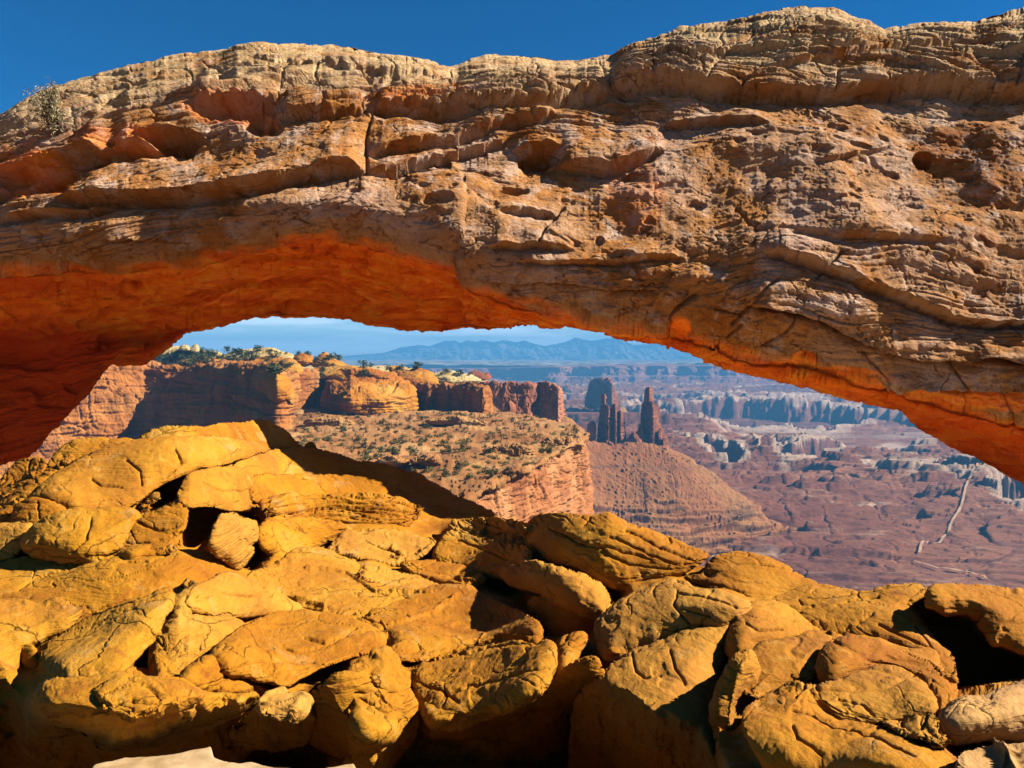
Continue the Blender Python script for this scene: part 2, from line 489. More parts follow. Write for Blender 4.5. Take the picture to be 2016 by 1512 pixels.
# ledges: (points, overhang above, notch below, reach above, reach below)
LEDGES = [
    ([(1205, 183), (1285, 161), (1316, 161), (1455, 170), (1559, 174), (1646, 177), (1750, 170), (1871, 165), (1969, 174), (2100, 178)], .18, .22, 90, 12),
    ([(1300, 233), (1403, 231), (1472, 233), (1515, 244)], .07, .10, 25, 8),
    ([(728, 209), (806, 212), (876, 221), (962, 207), (1084, 207), (1205, 183)], .16, .16, 60, 12),
    ([(723, 290), (789, 277), (893, 266), (945, 249), (1000, 233), (1100, 228)], .12, .14, 36, 10),
    ([(723, 331), (765, 325), (830, 303), (910, 288), (962, 276), (1010, 262)], .10, .12, 30, 10),
    ([(1010, 292), (1050, 288), (1105, 290)], .12, .30, 18, 26),
    ([(1101, 324), (1150, 328), (1212, 331), (1245, 323), (1310, 293)], .12, .16, 30, 9),
    ([(222, 302), (278, 288), (347, 286), (390, 277)], .14, .20, 26, 14),
    ([(-60, 392), (0, 380), (62, 348), (139, 320), (222, 304)], .30, .22, 70, 12),
    ([(380, 197), (440, 193), (500, 196), (560, 205)], .16, .20, 30, 24),
    ([(540, 228), (620, 222), (700, 215), (728, 211)], .10, .12, 30, 10),
    ([(128, 408), (243, 394), (312, 390), (417, 379), (521, 362), (590, 338), (653, 320), (715, 324)], .20, .16, 44, 13),
    ([(0, 440), (60, 432), (140, 428), (230, 408)], .10, .12, 26, 9),
    ([(200, 474), (274, 470), (340, 479), (372, 486)], .07, .10, 16, 6),
    ([(1500, 502), (1540, 504), (1628, 529), (1691, 552), (1767, 577), (1885, 618), (1976, 629), (2100, 630)], .10, .17, 30, 9),
    ([(1479, 602), (1576, 621), (1628, 640), (1698, 675), (1802, 708), (1906, 713), (1960, 702), (2016, 718), (2100, 730)], .13, .18, 34, 10),
    ([(1729, 760), (1837, 765), (2016, 768), (2100, 770)], .14, .13, 24, 9),
    ([(1490, 714), (1569, 722), (1640, 742), (1700, 752)], .05, .09, 14, 6),
    ([(955, 487), (1049, 484), (1130, 492)], .08, .10, 20, 8),
    ([(985, 424), (1040, 415), (1101, 419)], .06, .12, 18, 8),
    ([(1020, 515), (1084, 516), (1240, 509), (1350, 502)], .06, .09, 16, 7),
    ([(930, 545), (1000, 556), (1100, 562), (1200, 575), (1300, 572)], .05, .09, 18, 7),
    ([(1559, 455), (1650, 470), (1760, 480), (1860, 478)], .05, .04, 20, 12),
    ([(1600, 330), (1700, 305), (1760, 290)], .04, .04, 14, 6),
    ([(735, 150), (800, 143), (870, 152), (930, 140)], .05, .06, 26, 12),
    ([(560, 118), (640, 126), (740, 138), (800, 150)], .05, .06, 20, 9),
    ([(480, 110), (540, 118), (600, 112)], .05, .06, 16, 8),
    ([(1475, 62), (1530, 48), (1600, 40), (1680, 46), (1735, 62)], .05, .06, 20, 9),
    ([(1316, 108), (1400, 112), (1500, 96), (1620, 92), (1700, 104)], .05, .06, 26, 9),
    ([(1520, 132), (1640, 116), (1740, 110), (1840, 96), (1960, 92), (2100, 88)], .05, .06, 26, 9),
    ([(340, 600), (400, 607), (470, 603), (500, 595), (560, 595), (640, 602), (720, 606)], .05, .16, 10, 6),
    ([(240, 556), (300, 558), (330, 572)], .05, .14, 14, 10),
    ([(100, 552), (180, 566), (240, 570)], .04, .10, 12, 6),
    ([(800, 612), (880, 612), (960, 616)], .03, .10, 8, 5),
]
JOINTS = [
    [(731, 215), (722, 260), (722, 330)],
    [(1285, 161), (1296, 128), (1330, 80)], [(1060, 130), (1052, 160), (1080, 205)], [(1180, 120), (1192, 160), (1205, 182)],
    [(1390, 165), (1420, 120), (1450, 90)], [(1460, 168), (1500, 128)], [(1645, 176), (1650, 140)], [(1995, 175), (2016, 110)],
    [(1371, 580), (1340, 600), (1319, 620), (1316, 680)], [(1531, 552), (1500, 575), (1480, 602), (1440, 640)],
    [(1655, 500), (1610, 545)], [(1450, 410), (1490, 455)], [(1700, 700), (1760, 760)], [(1870, 715), (1905, 765), (1900, 815)],
    [(0, 600), (40, 640), (90, 660)], [(1060, 480), (1080, 440), (1110, 400)], [(1410, 610), (1455, 620), (1475, 602)],
    [(1400, 720), (1420, 680), (1460, 640)], [(1575, 622), (1550, 660), (1500, 690)],
    [(140, 310), (150, 260), (140, 215)], [(560, 225), (545, 180), (560, 140)], [(1980, 770), (2000, 850)],
]
PITS = [(1062, 303, 46, 13, .35), (330, 271, 66, 17, .75), (516, 241, 36, 18, .95), (1818, 312, 20, 16, .35), (1012, 377, 28, 9, .22),
        (60, 360, 70, 26, .45), (450, 212, 80, 18, .40), (1340, 655, 26, 20, .08), (1590, 715, 34, 18, .25), (260, 562, 34, 14, .22),
        (1905, 350, 18, 10, .10), (1370, 400, 26, 10, .08), (860, 395, 30, 12, .10), (1180, 470, 10, 10, .08), (1960, 130, 60, 26, .12)]


def build_arch():
    U = np.concatenate([np.arange(-900, -40, 9.0), np.arange(-40, 2060, 1.75), np.arange(2060, 2900, 9.0)])
    ft = interp(TOP, U); fl = interp(LIP, U); fb = interp(BACK, U)
    jit = fbm(U / 22.0, U * 0, U * 0 + 3.3, 4) * 7
    ft = ft + jit * 0.6
    fl = fl + fbm(U / 30.0, U * 0, U * 0 + 9.3, 4) * 9
    fb = fb + fbm(U / 16.0, U * 0 + 4, U * 0 + 9.3, 4, 0.6) * 6
    fl = np.minimum(fl, fb - 3)
    DL = interp([(-900, 11.5), (0, 11.3), (1000, 11.2), (2016, 10.4), (2900, 10.0)], U)      # face
    TH = interp([(-900, 4.5), (0, 3.4), (400, 3.4), (1000, 3.0), (1200, 2.4), (1800, 2.2), (2016, 2.6), (2900, 4.5)], U)
    NA, NB, NC, ND = 26, 460, 230, 26
    us = np.broadcast_to(U, (NB, len(U)))
    s = np.linspace(0, 1, NB)[:, None] ** 1.12
    # front face
    V = ft + (fl - ft) * s
    vpx = V - ft
    rnd = np.clip(vpx / interp([(-900, 120), (200, 130), (560, 190), (900, 150), (1300, 130), (1600, 190), (2900, 170)], U), 0, 1)
    D = DL + 2.7 * (1 - np.sqrt(1 - (1 - rnd) ** 2)) + interp([(-900, 1.0), (700, 1.25), (1200, 1.9), (2900, 2.2)], U) * (1 - sstep(0, 0.9, s)) + 0.40 * sstep(0.68, 1.0, s) ** 2
    D = D + 0.5 * sstep(40, 0, fl - V) ** 2
    face = np.stack([us, V, D], -1)
    # underside: ceiling, with the inner wall of the left leg below it
    t = np.linspace(0, 1, NC + 1)[1:, None]
    V2 = fl + (fb - fl) * t
    D2 = DL + 0.85 + TH * (1 - (1 - t) ** 1.5)
    us2 = np.broadcast_to(U, V2.shape)
    wall = sstep(380, 330, us2) * sstep(650, 700, V2)
    D2 = D2 * (1 - wall) + wall * (DL + 3.3 - 0.004 * (V2 - 660))
    und = np.stack([us2, V2, D2], -1)
    # back face and top
    t = np.linspace(0, 1, ND + NA)[1:, None]
    a = t * math.pi
    back_d = D2[-1]
    vb = fb + (ft - fb) * (0.5 - 0.5 * np.cos(a))
    db = back_d + (D[0] - back_d) * t + 1.8 * np.sin(a)
    bk = np.stack([np.broadcast_to(U, vb.shape), vb, db], -1)
    G = np.concatenate([face, und, bk], 0)
    P = pt(G[..., 0], G[..., 1], G[..., 2])
    nrm = gnormals(P)
    # make the normals point to the camera on the face
    if nrm[NB // 2, len(U) // 2, 1] > 0: nrm = -nrm
    x, y, z = P[..., 0], P[..., 1], P[..., 2]
    uu, vv = G[..., 0], G[..., 1]
    front = np.zeros(P.shape[:2]); front[:NB + NC] = 1
    row = np.arange(P.shape[0])[:, None]
    isface = (row < NB) * np.ones(P.shape[:2]); isund = ((row >= NB) & (row < NB + NC)) * np.ones(P.shape[:2])
    sf = np.zeros(P.shape[:2]); sf[:NB] = s; sf[NB:NB + NC] = 1
    wx = fbm(x * 0.35, y * 0.35, z * 0.35, 3) * 0.8
    disp = fbm(x * 0.5, y * 0.5, z * 0.8, 3, .42) * 0.36 * np.where(isund > 0, 0.5, 1)
    # bedding
    dip = interp([(-900, -.30), (0, -.26), (700, -.16), (1000, -.06), (1300, .10), (1700, .16), (2900, .2)], uu)
    dip = np.where(sf > 0.35, dip * 0.7 - 0.12 * sstep(1200, 1600, uu), dip)
    b = z + x * dip + wx * 0.5
    thr = interp([(-900, .50), (600, .48), (1200, .34), (1500, .28), (2900, .28)], uu)
    lamz = sstep(0, -.22, sf - thr) + 0.22 * sstep(.45, .7, sf) * sstep(1250, 1600, uu) + 0.30 * sstep(700, 100, uu)
    lamz = np.clip(lamz, 0.04, 1) * isface + 0.25 * isund
    l1 = noise3(x * .35 + 3, y * .35, b * 5.0); l2 = noise3(x * .8, y * .8 + 7, b * 13.0); l3 = noise3(x * 1.6, y * 1.6, b * 28.0 + 5)
    disp += lamz * (0.15 * l1 + 0.075 * l2 + 0.03 * l3)
    disp -= lamz * (0.13 * np.clip(1 - np.abs(l1) / 0.10, 0, 1) + 0.07 * np.clip(1 - np.abs(l2) / 0.13, 0, 1))
    # blocky joints between the laminae
    jv = noise3(x * 1.1 + b * .7, y * 1.1, b * 0.9)
    disp -= 0.07 * lamz * np.clip(1 - np.abs(jv) / 0.045, 0, 1)
    # slabs split off the ceiling
    w2 = fbm(x * .5, y * .5, z * .5 + 40, 3) * .8
    tt = np.zeros(P.shape[:2]); tt[NB:NB + NC] = np.linspace(0, 1, NC)[:, None]
    q1 = fbm(x * .30 + w2 * .5, y * .9, z * .9 + 17, 2, .4) * 4
    q2 = fbm(x * .7 + w2 * .5, y * 2.0, z * 1.6 + 27, 3, .45) * 4
    for q_, am in ((q1, .11), (q2, .030)):
        fl_ = np.floor(q_)
        disp += isund * am * (fl_ + sstep(0, .10, q_ - fl_) - q_ - .5) * sstep(1.0, .80, tt) * sstep(0, .1, tt)
    # pitted, flaking skin of the lower face
    pm = (1 - lamz) * isface + 0.25 * isund
    f1 = fbm(x * 2.2, y * 2.2, b * 3.4, 5, 0.6)
    disp += pm * (0.055 * f1 - 0.045 * sstep(.16, .30, fbm(x * 1.3, y * 1.3 + 9, b * 2.4, 4)))
    cr = fbm(x * 0.9, y * 0.9, b * 2.6 + 31, 4, .55)
    disp -= 0.05 * np.clip(1 - np.abs(cr) / 0.010, 0, 1) * front * (0.4 + 0.6 * pm)
    disp += 0.016 * fbm(x * 7, y * 7, z * 11, 3, 0.6)
    # traced ledges, joints, hollows
    wob = fbm(uu / 28.0, vv / 60.0, 0 * uu, 3) * 7
    for pts, oa, ob, ra, rb in LEDGES:
        p = np.array(pts, float)
        rows = vv + wob - np.interp(uu, p[:, 0], p[:, 1])
        tp = sstep(p[0, 0] - 6, p[0, 0] + 34, uu) * sstep(p[-1, 0] + 6, p[-1, 0] - 34, uu) * front
        up = sstep(1.5, -2.5, rows)
        disp += tp * (up * 1.35 * oa * np.exp(np.minimum(rows, 0) / ra) - (1 - up) * 1.7 * ob * np.exp(-np.maximum(rows, 0) / rb))
    for ln in JOINTS:
        p = np.array(ln, float)
        m = (uu > p[:, 0].min() - 20) & (uu < p[:, 0].max() + 20) & (vv > p[:, 1].min() - 20) & (vv < p[:, 1].max() + 20) & (front > 0)
        d = linedist((uu + wob * .5)[m], (vv + fbm(vv[m] / 20, uu[m] / 20, 0 * uu[m], 2).mean() * 0)[m] if False else vv[m], ln)
        disp[m] -= 0.07 * np.exp(-(d / 2.0) ** 2) + 0.02 * np.exp(-(d / 7) ** 2)
    for cu, cv, ru, rv, dep in PITS:
        q = ((uu + wob * 1.2 - cu) / ru) ** 2 + ((vv + wob * .6 - cv) / rv) ** 2
        disp -= dep * sstep(1.25, 0.45, q) * front
    calm = np.ones(P.shape[:2]); calm[:NB] = .40 + .60 * sstep(0, 70, vpx); calm[NB + NC:] = .4
    P = P + nrm * (disp * calm)[..., None]
    shade_red = isund * np.clip(sstep(450, 150, uu) * sstep(600, 680, vv) + sstep(600, 560, vv) * sstep(300, 80, uu) * .7 + .6 * sstep(1700, 1850, uu), 0, 1)  # dimmer bounce on the left leg painted in as darker red
    fresh_glow = isund * 1.0 * (1 - 0.55 * sstep(905, 930, uu) * sstep(1090, 1060, uu) * 0)
    # broken rock and its painted glow creep up the face, and line the hollows
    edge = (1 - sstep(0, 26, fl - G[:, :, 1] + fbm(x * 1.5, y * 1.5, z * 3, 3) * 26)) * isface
    fresh_glow = np.maximum(fresh_glow, edge * 0.85)
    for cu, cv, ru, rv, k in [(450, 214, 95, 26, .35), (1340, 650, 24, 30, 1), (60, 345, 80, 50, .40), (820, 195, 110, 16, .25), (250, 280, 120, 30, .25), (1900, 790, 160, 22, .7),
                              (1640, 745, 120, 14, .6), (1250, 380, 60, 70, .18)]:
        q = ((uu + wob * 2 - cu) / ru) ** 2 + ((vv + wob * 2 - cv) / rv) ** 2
        fresh_glow = np.maximum(fresh_glow, k * sstep(1.3, 0.5, q) * isface)
    # weathered skin hangs down over the roof beside the broken edge
    lich = isface * (0.35 + 0.65 * np.clip(sstep(.3, .5, sf) * sstep(-.2, .25, fbm(x * .5, y * .5, z * .5, 3) + .15), 0, 1))
    q = gridfaces(P.shape[0], P.shape[1])
    o = build('rock_arch', P.reshape(-1, 3), q, M['arch'], dict(fresh_glow=fresh_glow, lichen=lich, bed=b, lamz=lamz, cream=isface * sstep(.30, .06, sf) * .85, shade_red=shade_red))
    tag(o, 'huge layered sandstone arch spanning the whole picture, its underside glowing orange', 'rock arch')


build_arch()

# ------------------------------------------------------------------ rocks cut to traced outlines, with real depth
RIDGE = [(-400, 930), (0, 915), (100, 880), (300, 850), (500, 835), (600, 885), (760, 920), (980, 1020), (1160, 1018), (1400, 1095), (1600, 1155), (2100, 1165), (2600, 1180)]
RDEP = [(-400, 8.8), (0, 8.9), (400, 9.4), (540, 12.2), (820, 12.4), (940, 11.2), (1060, 8.8), (1400, 7.2), (1700, 6.3), (2100, 6.0), (2600, 6.0)]


UCUT = [(-300, 1330), (20, 1340), (70, 1395), (250, 1415), (400, 1370), (560, 1350), (655, 1350), (690, 1455), (790, 1440), (815, 1400), (900, 1412), (1080, 1355),
        (1150, 1320), (1200, 1340), (1300, 1395), (1390, 1420), (1440, 1620), (2600, 1640)]


def dbase(u, v):
    """depth of the near ledge along each ray; below the lip it hangs over"""
    return dbase0(u, v)


def undercut(u, v):
    q = np.maximum(v - sinterp(UCUT, u, 14) - 22 * fbm(u / 45.0, v / 60.0, np.asarray(u) * 0 + 6, 4), 0) / 100.0
    return 0.75 * q ** 1.3


def dbase0(u, v):
    vr = sinterp(RIDGE, u, 22); dr = sinterp(RDEP, u, 26)
    t = np.clip((1512 - v) / (1512 - vr), -0.15, 1.15)
    d = 3.55 + (dr - 3.55) * np.sign(t) * np.abs(t) ** 1.25
    return d + 0.35 * noise3(np.asarray(u) / 260.0, np.asarray(v) / 170.0, np.asarray(u) * 0 + 2.2)


def relief(name, poly, Dfun, mat, H, R, res=1.7, pad=16, fold=0.55, wob=5.0, wsc=34.0, detail=None, feats=(), power=2.2,
           back=1.0, attrs=None, smooth=2, parent=None, edge_k=3.0, grow=0.0):
    """a rock whose outline is poly; Dfun gives its depth, H and R how far and how soon it swells (in metres)"""
    P0 = smooth_poly(poly, smooth)
    u0, v0 = P0.min(0) - pad - 2; u1, v1 = P0.max(0) + pad + 2
    uu, vv = np.meshgrid(np.arange(u0, u1, res), np.arange(v0, v1, res))
    if len(name) % 2: sx = 0
    z0 = uu * 0 + (u0 * 0.013) % 7
    wu = uu + wob * fbm(uu / wsc, vv / wsc, z0, 3, .42); wv = vv + wob * fbm(uu / wsc + 31, vv / wsc, z0, 3, .42)
    sd, cx, cy = polydist(wu, wv, P0)
    sd = sd + grow
    out = np.minimum(sd, 0)
    pu = np.where(sd < 0, uu + (cx - wu) * (1 + fold), uu); pv = np.where(sd < 0, vv + (cy - wv) * (1 + fold), vv)
    D = Dfun(uu, vv)
    m2px = D / F
    dm = np.maximum(sd, 0) * m2px
    x = np.clip(dm / R, 0, 1)
    h = H * (1 - (1 - x) ** power) ** 0.55
    D = D - h + (-out) * m2px * edge_k + back * sstep(0, pad, -out) * R * 0.5
    P = pt(pu, pv, D)
    n = gnormals(P)
    if np.nanmean(n[sd > 0][:, 1]) > 0: n = -n
    if detail is not None:
        disp = detail(P, uu, vv, sd, dm)
        P = P + n * disp[..., None]
    mask = sd > -pad
    q = gridfaces(*sd.shape, mask=mask)
    at = dict(attrs or {})
    at = {k: (a(P, uu, vv, sd) if callable(a) else np.full(sd.shape, float(a))) for k, a in at.items()}
    co, q, at = compact(P.reshape(-1, 3), q, at)
    return build(name, co, q, mat, at, parent)


FG_CRACKS = [  # traced cracks in the near rocks
    [(34, 1165), (60, 1140), (105, 1125), (156, 1107)], [(250, 1108), (290, 1106), (345, 1093)], [(178, 1201), (240, 1180), (300, 1170)],
    [(520, 1163), (600, 1188), (640, 1200)], [(436, 1323), (500, 1300), (560, 1294), (620, 1296)], [(560, 1262), (590, 1274), (640, 1266), (700, 1240)],
    [(765, 1237), (800, 1225), (850, 1205), (905, 1175)], [(600, 1247), (640, 1260), (700, 1248), (760, 1237)], [(700, 1215), (760, 1240)],
    [(837, 1297), (900, 1285), (960, 1272), (1060, 1264)], [(870, 1370), (920, 1345), (1000, 1330), (1080, 1318)], [(820, 1340), (870, 1356), (900, 1378)],
    [(977, 1262), (1000, 1256), (1058, 1262)], [(730, 1320), (740, 1350), (770, 1370)], [(700, 1365), (740, 1370), (770, 1390)],
    [(360, 1045), (300, 1065), (245, 1070)], [(75, 990), (78, 1020)], [(180, 1020), (170, 1060), (140, 1090)], [(270, 1025), (310, 1040), (360, 1030)],
    [(490, 965), (440, 970), (400, 950)], [(345, 885), (360, 910), (330, 940)], [(180, 935), (200, 950), (240, 955)], [(250, 905), (275, 925), (280, 950)],
    [(1150, 1035), (1162, 1020)], [(1200, 1060), (1260, 1085), (1330, 1110)], [(1230, 1050), (1300, 1080), (1370, 1100)], [(1190, 1090), (1240, 1110), (1320, 1120)],
    [(1335, 1170), (1330, 1200), (1360, 1230)], [(1340, 1175), (1400, 1182), (1450, 1195)], [(1350, 1205), (1400, 1215), (1380, 1235)],
    [(1245, 1290), (1250, 1320), (1270, 1335), (1300, 1330)], [(1320, 1290), (1330, 1320), (1350, 1345)], [(1180, 1320), (1210, 1300), (1260, 1284)],
    [(1590, 1330), (1580, 1350), (1565, 1360)], [(1730, 1235), (1760, 1250), (1830, 1280)], [(1800, 1235), (1830, 1270), (1850, 1310)],
    [(1560, 1400), (1600, 1410), (1640, 1440)], [(1640, 1440), (1720, 1455), (1800, 1490)], [(1560, 1440), (1570, 1470), (1620, 1500)],
    [(1728, 1170), (1700, 1180), (1650, 1200)], [(1930, 1210), (1915, 1230), (1880, 1215)], [(1640, 1256), (1690, 1236), (1720, 1215)],
    [(1960, 1470), (1990, 1490), (2000, 1512)], [(470, 1010), (560, 1012), (660, 1000), (760, 1010)], [(540, 1000), (640, 990), (740, 992)],
    [(930, 1040), (980, 1048), (1040, 1045)], [(900, 1060), (960, 1085), (1020, 1110)], [(1080, 1040), (1140, 1070), (1200, 1080), (1280, 1100)],
    [(440, 1170), (480, 1180), (530, 1180)], [(600, 1120), (680, 1130), (740, 1170), (850, 1172)], [(232, 1370), (262, 1380), (270, 1405)],
    [(262, 1365), (310, 1375), (330, 1390)], [(390, 1175), (420, 1172)], [(1470, 1235), (1490, 1245), (1540, 1240)], [(1650, 1365), (1700, 1375), (1720, 1400)],
]


def fg_detail(lam=0.5, lump=1.0, crackw=1.0, seed=0.0):
    def f(P, uu, vv, sd, dm):
        x, y, z = P[..., 0] + seed, P[..., 1], P[..., 2]
        edge = sstep(0, 0.10, dm)
        wv = fbm(x * .8, y * .8, z * .8, 3)
        b = z + x * 0.10 + wv * .10
        d = lump * (0.10 * fbm(x * .9, y * .9, z * 1.1, 2, .35) + .008 * fbm(x * 4, y * 4, z * 5, 3)) * (0.3 + 0.7 * edge)
        l1 = noise3(x * 1.1, y * 1.1, b * 9.0); l2 = noise3(x * 2.4, y * 2.4, b * 24.0 + 4)
        lm = lam * (.12 + .9 * sstep(.16, .03, dm)) + .8 * np.maximum(lam - .8, 0)
        d = d + lm * (0.024 * l1 + 0.012 * l2)
        d = d - lm * (0.040 * np.clip(1 - np.abs(l1) / 0.05, 0, 1) + .018 * np.clip(1 - np.abs(l2) / 0.07, 0, 1))
        c1 = fbm(x * 0.6 + 11, y * 0.6, b * 1.6, 4, .45)
        d = d - crackw * 0.014 * np.clip(1 - np.abs(c1) / 0.006, 0, 1)
        c2 = fbm(x * 1.0 + 5, y * 1.0 - 8, b * 3.4, 3, .5)
        d = d - crackw * 0.005 * np.clip(1 - np.abs(c2 - .18) / 0.006, 0, 1)
        # shallow dents and flaked scales
        d = d - 0.010 * sstep(.20, .25, fbm(x * 1.6 - 9, y * 1.6, b * 3.5, 4))
        d = d + 0.009 * fbm(x * 14, y * 14, z * 20, 3, .6)
        wob = 4 * fbm(uu / 16.0, vv / 16.0, 0 * uu, 3)
        for ln in FG_CRACKS:
            p = np.array(ln, float)
            m = (uu > p[:, 0].min() - 12) & (uu < p[:, 0].max() + 12) & (vv > p[:, 1].min() - 12) & (vv < p[:, 1].max() + 12)
            if m.any():
                q = linedist((uu + wob)[m], (vv + wob)[m], ln)
                d[m] -= 0.035 * np.exp(-(q / 1.4) ** 2) + 0.006 * np.exp(-(q / 6) ** 2)
        return d
    return f


def slab(name, cat, label, poly, lift=0.0, H=None, R=None, steep=0.0, vref=None, lam=0.5, lump=1.0, pale=0.0, res=1.7, wob=5.0, crackw=1.0, group=None, cut=True, tilt=None):
    p = np.array(poly, float)
    cu, cv = p.mean(0)
    area = 0.5 * abs(np.dot(p[:, 0], np.roll(p[:, 1], -1)) - np.dot(p[:, 1], np.roll(p[:, 0], -1)))
    dc = float(dbase(cu, cv))
    size = math.sqrt(area) * dc / F
    if R is None: R = min(0.40, 0.32 * size)
    if H is None: H = 0.75 * R
    R *= .75; H *= .62
    if vref is None: vref = cv
    rr = random.Random(int(cu * 7 + cv))
    tx, tv = tilt or (rr.uniform(-.30, .22), rr.uniform(-.25, .30))
    def Df(u, v):
        t = (tx * (u - cu) + tv * (cv - v)) * dc / F
        return (1 - steep) * dbase(u, v) + steep * dbase(u, v * 0 + vref) - lift + (undercut(u, v) if cut else 0) + np.clip(t, -.35, .35)
    o = relief(name, poly, Df, M['ledge'], H, R, res=res, detail=fg_detail(lam, lump, crackw, cu * 0.01), wob=wob, attrs=dict(pale=pale, tone=rr.uniform(-1, 1)),
               pad=24, back=2.2, grow=5.5, power=2.4)
    tag(o, label, cat, group)
    return o


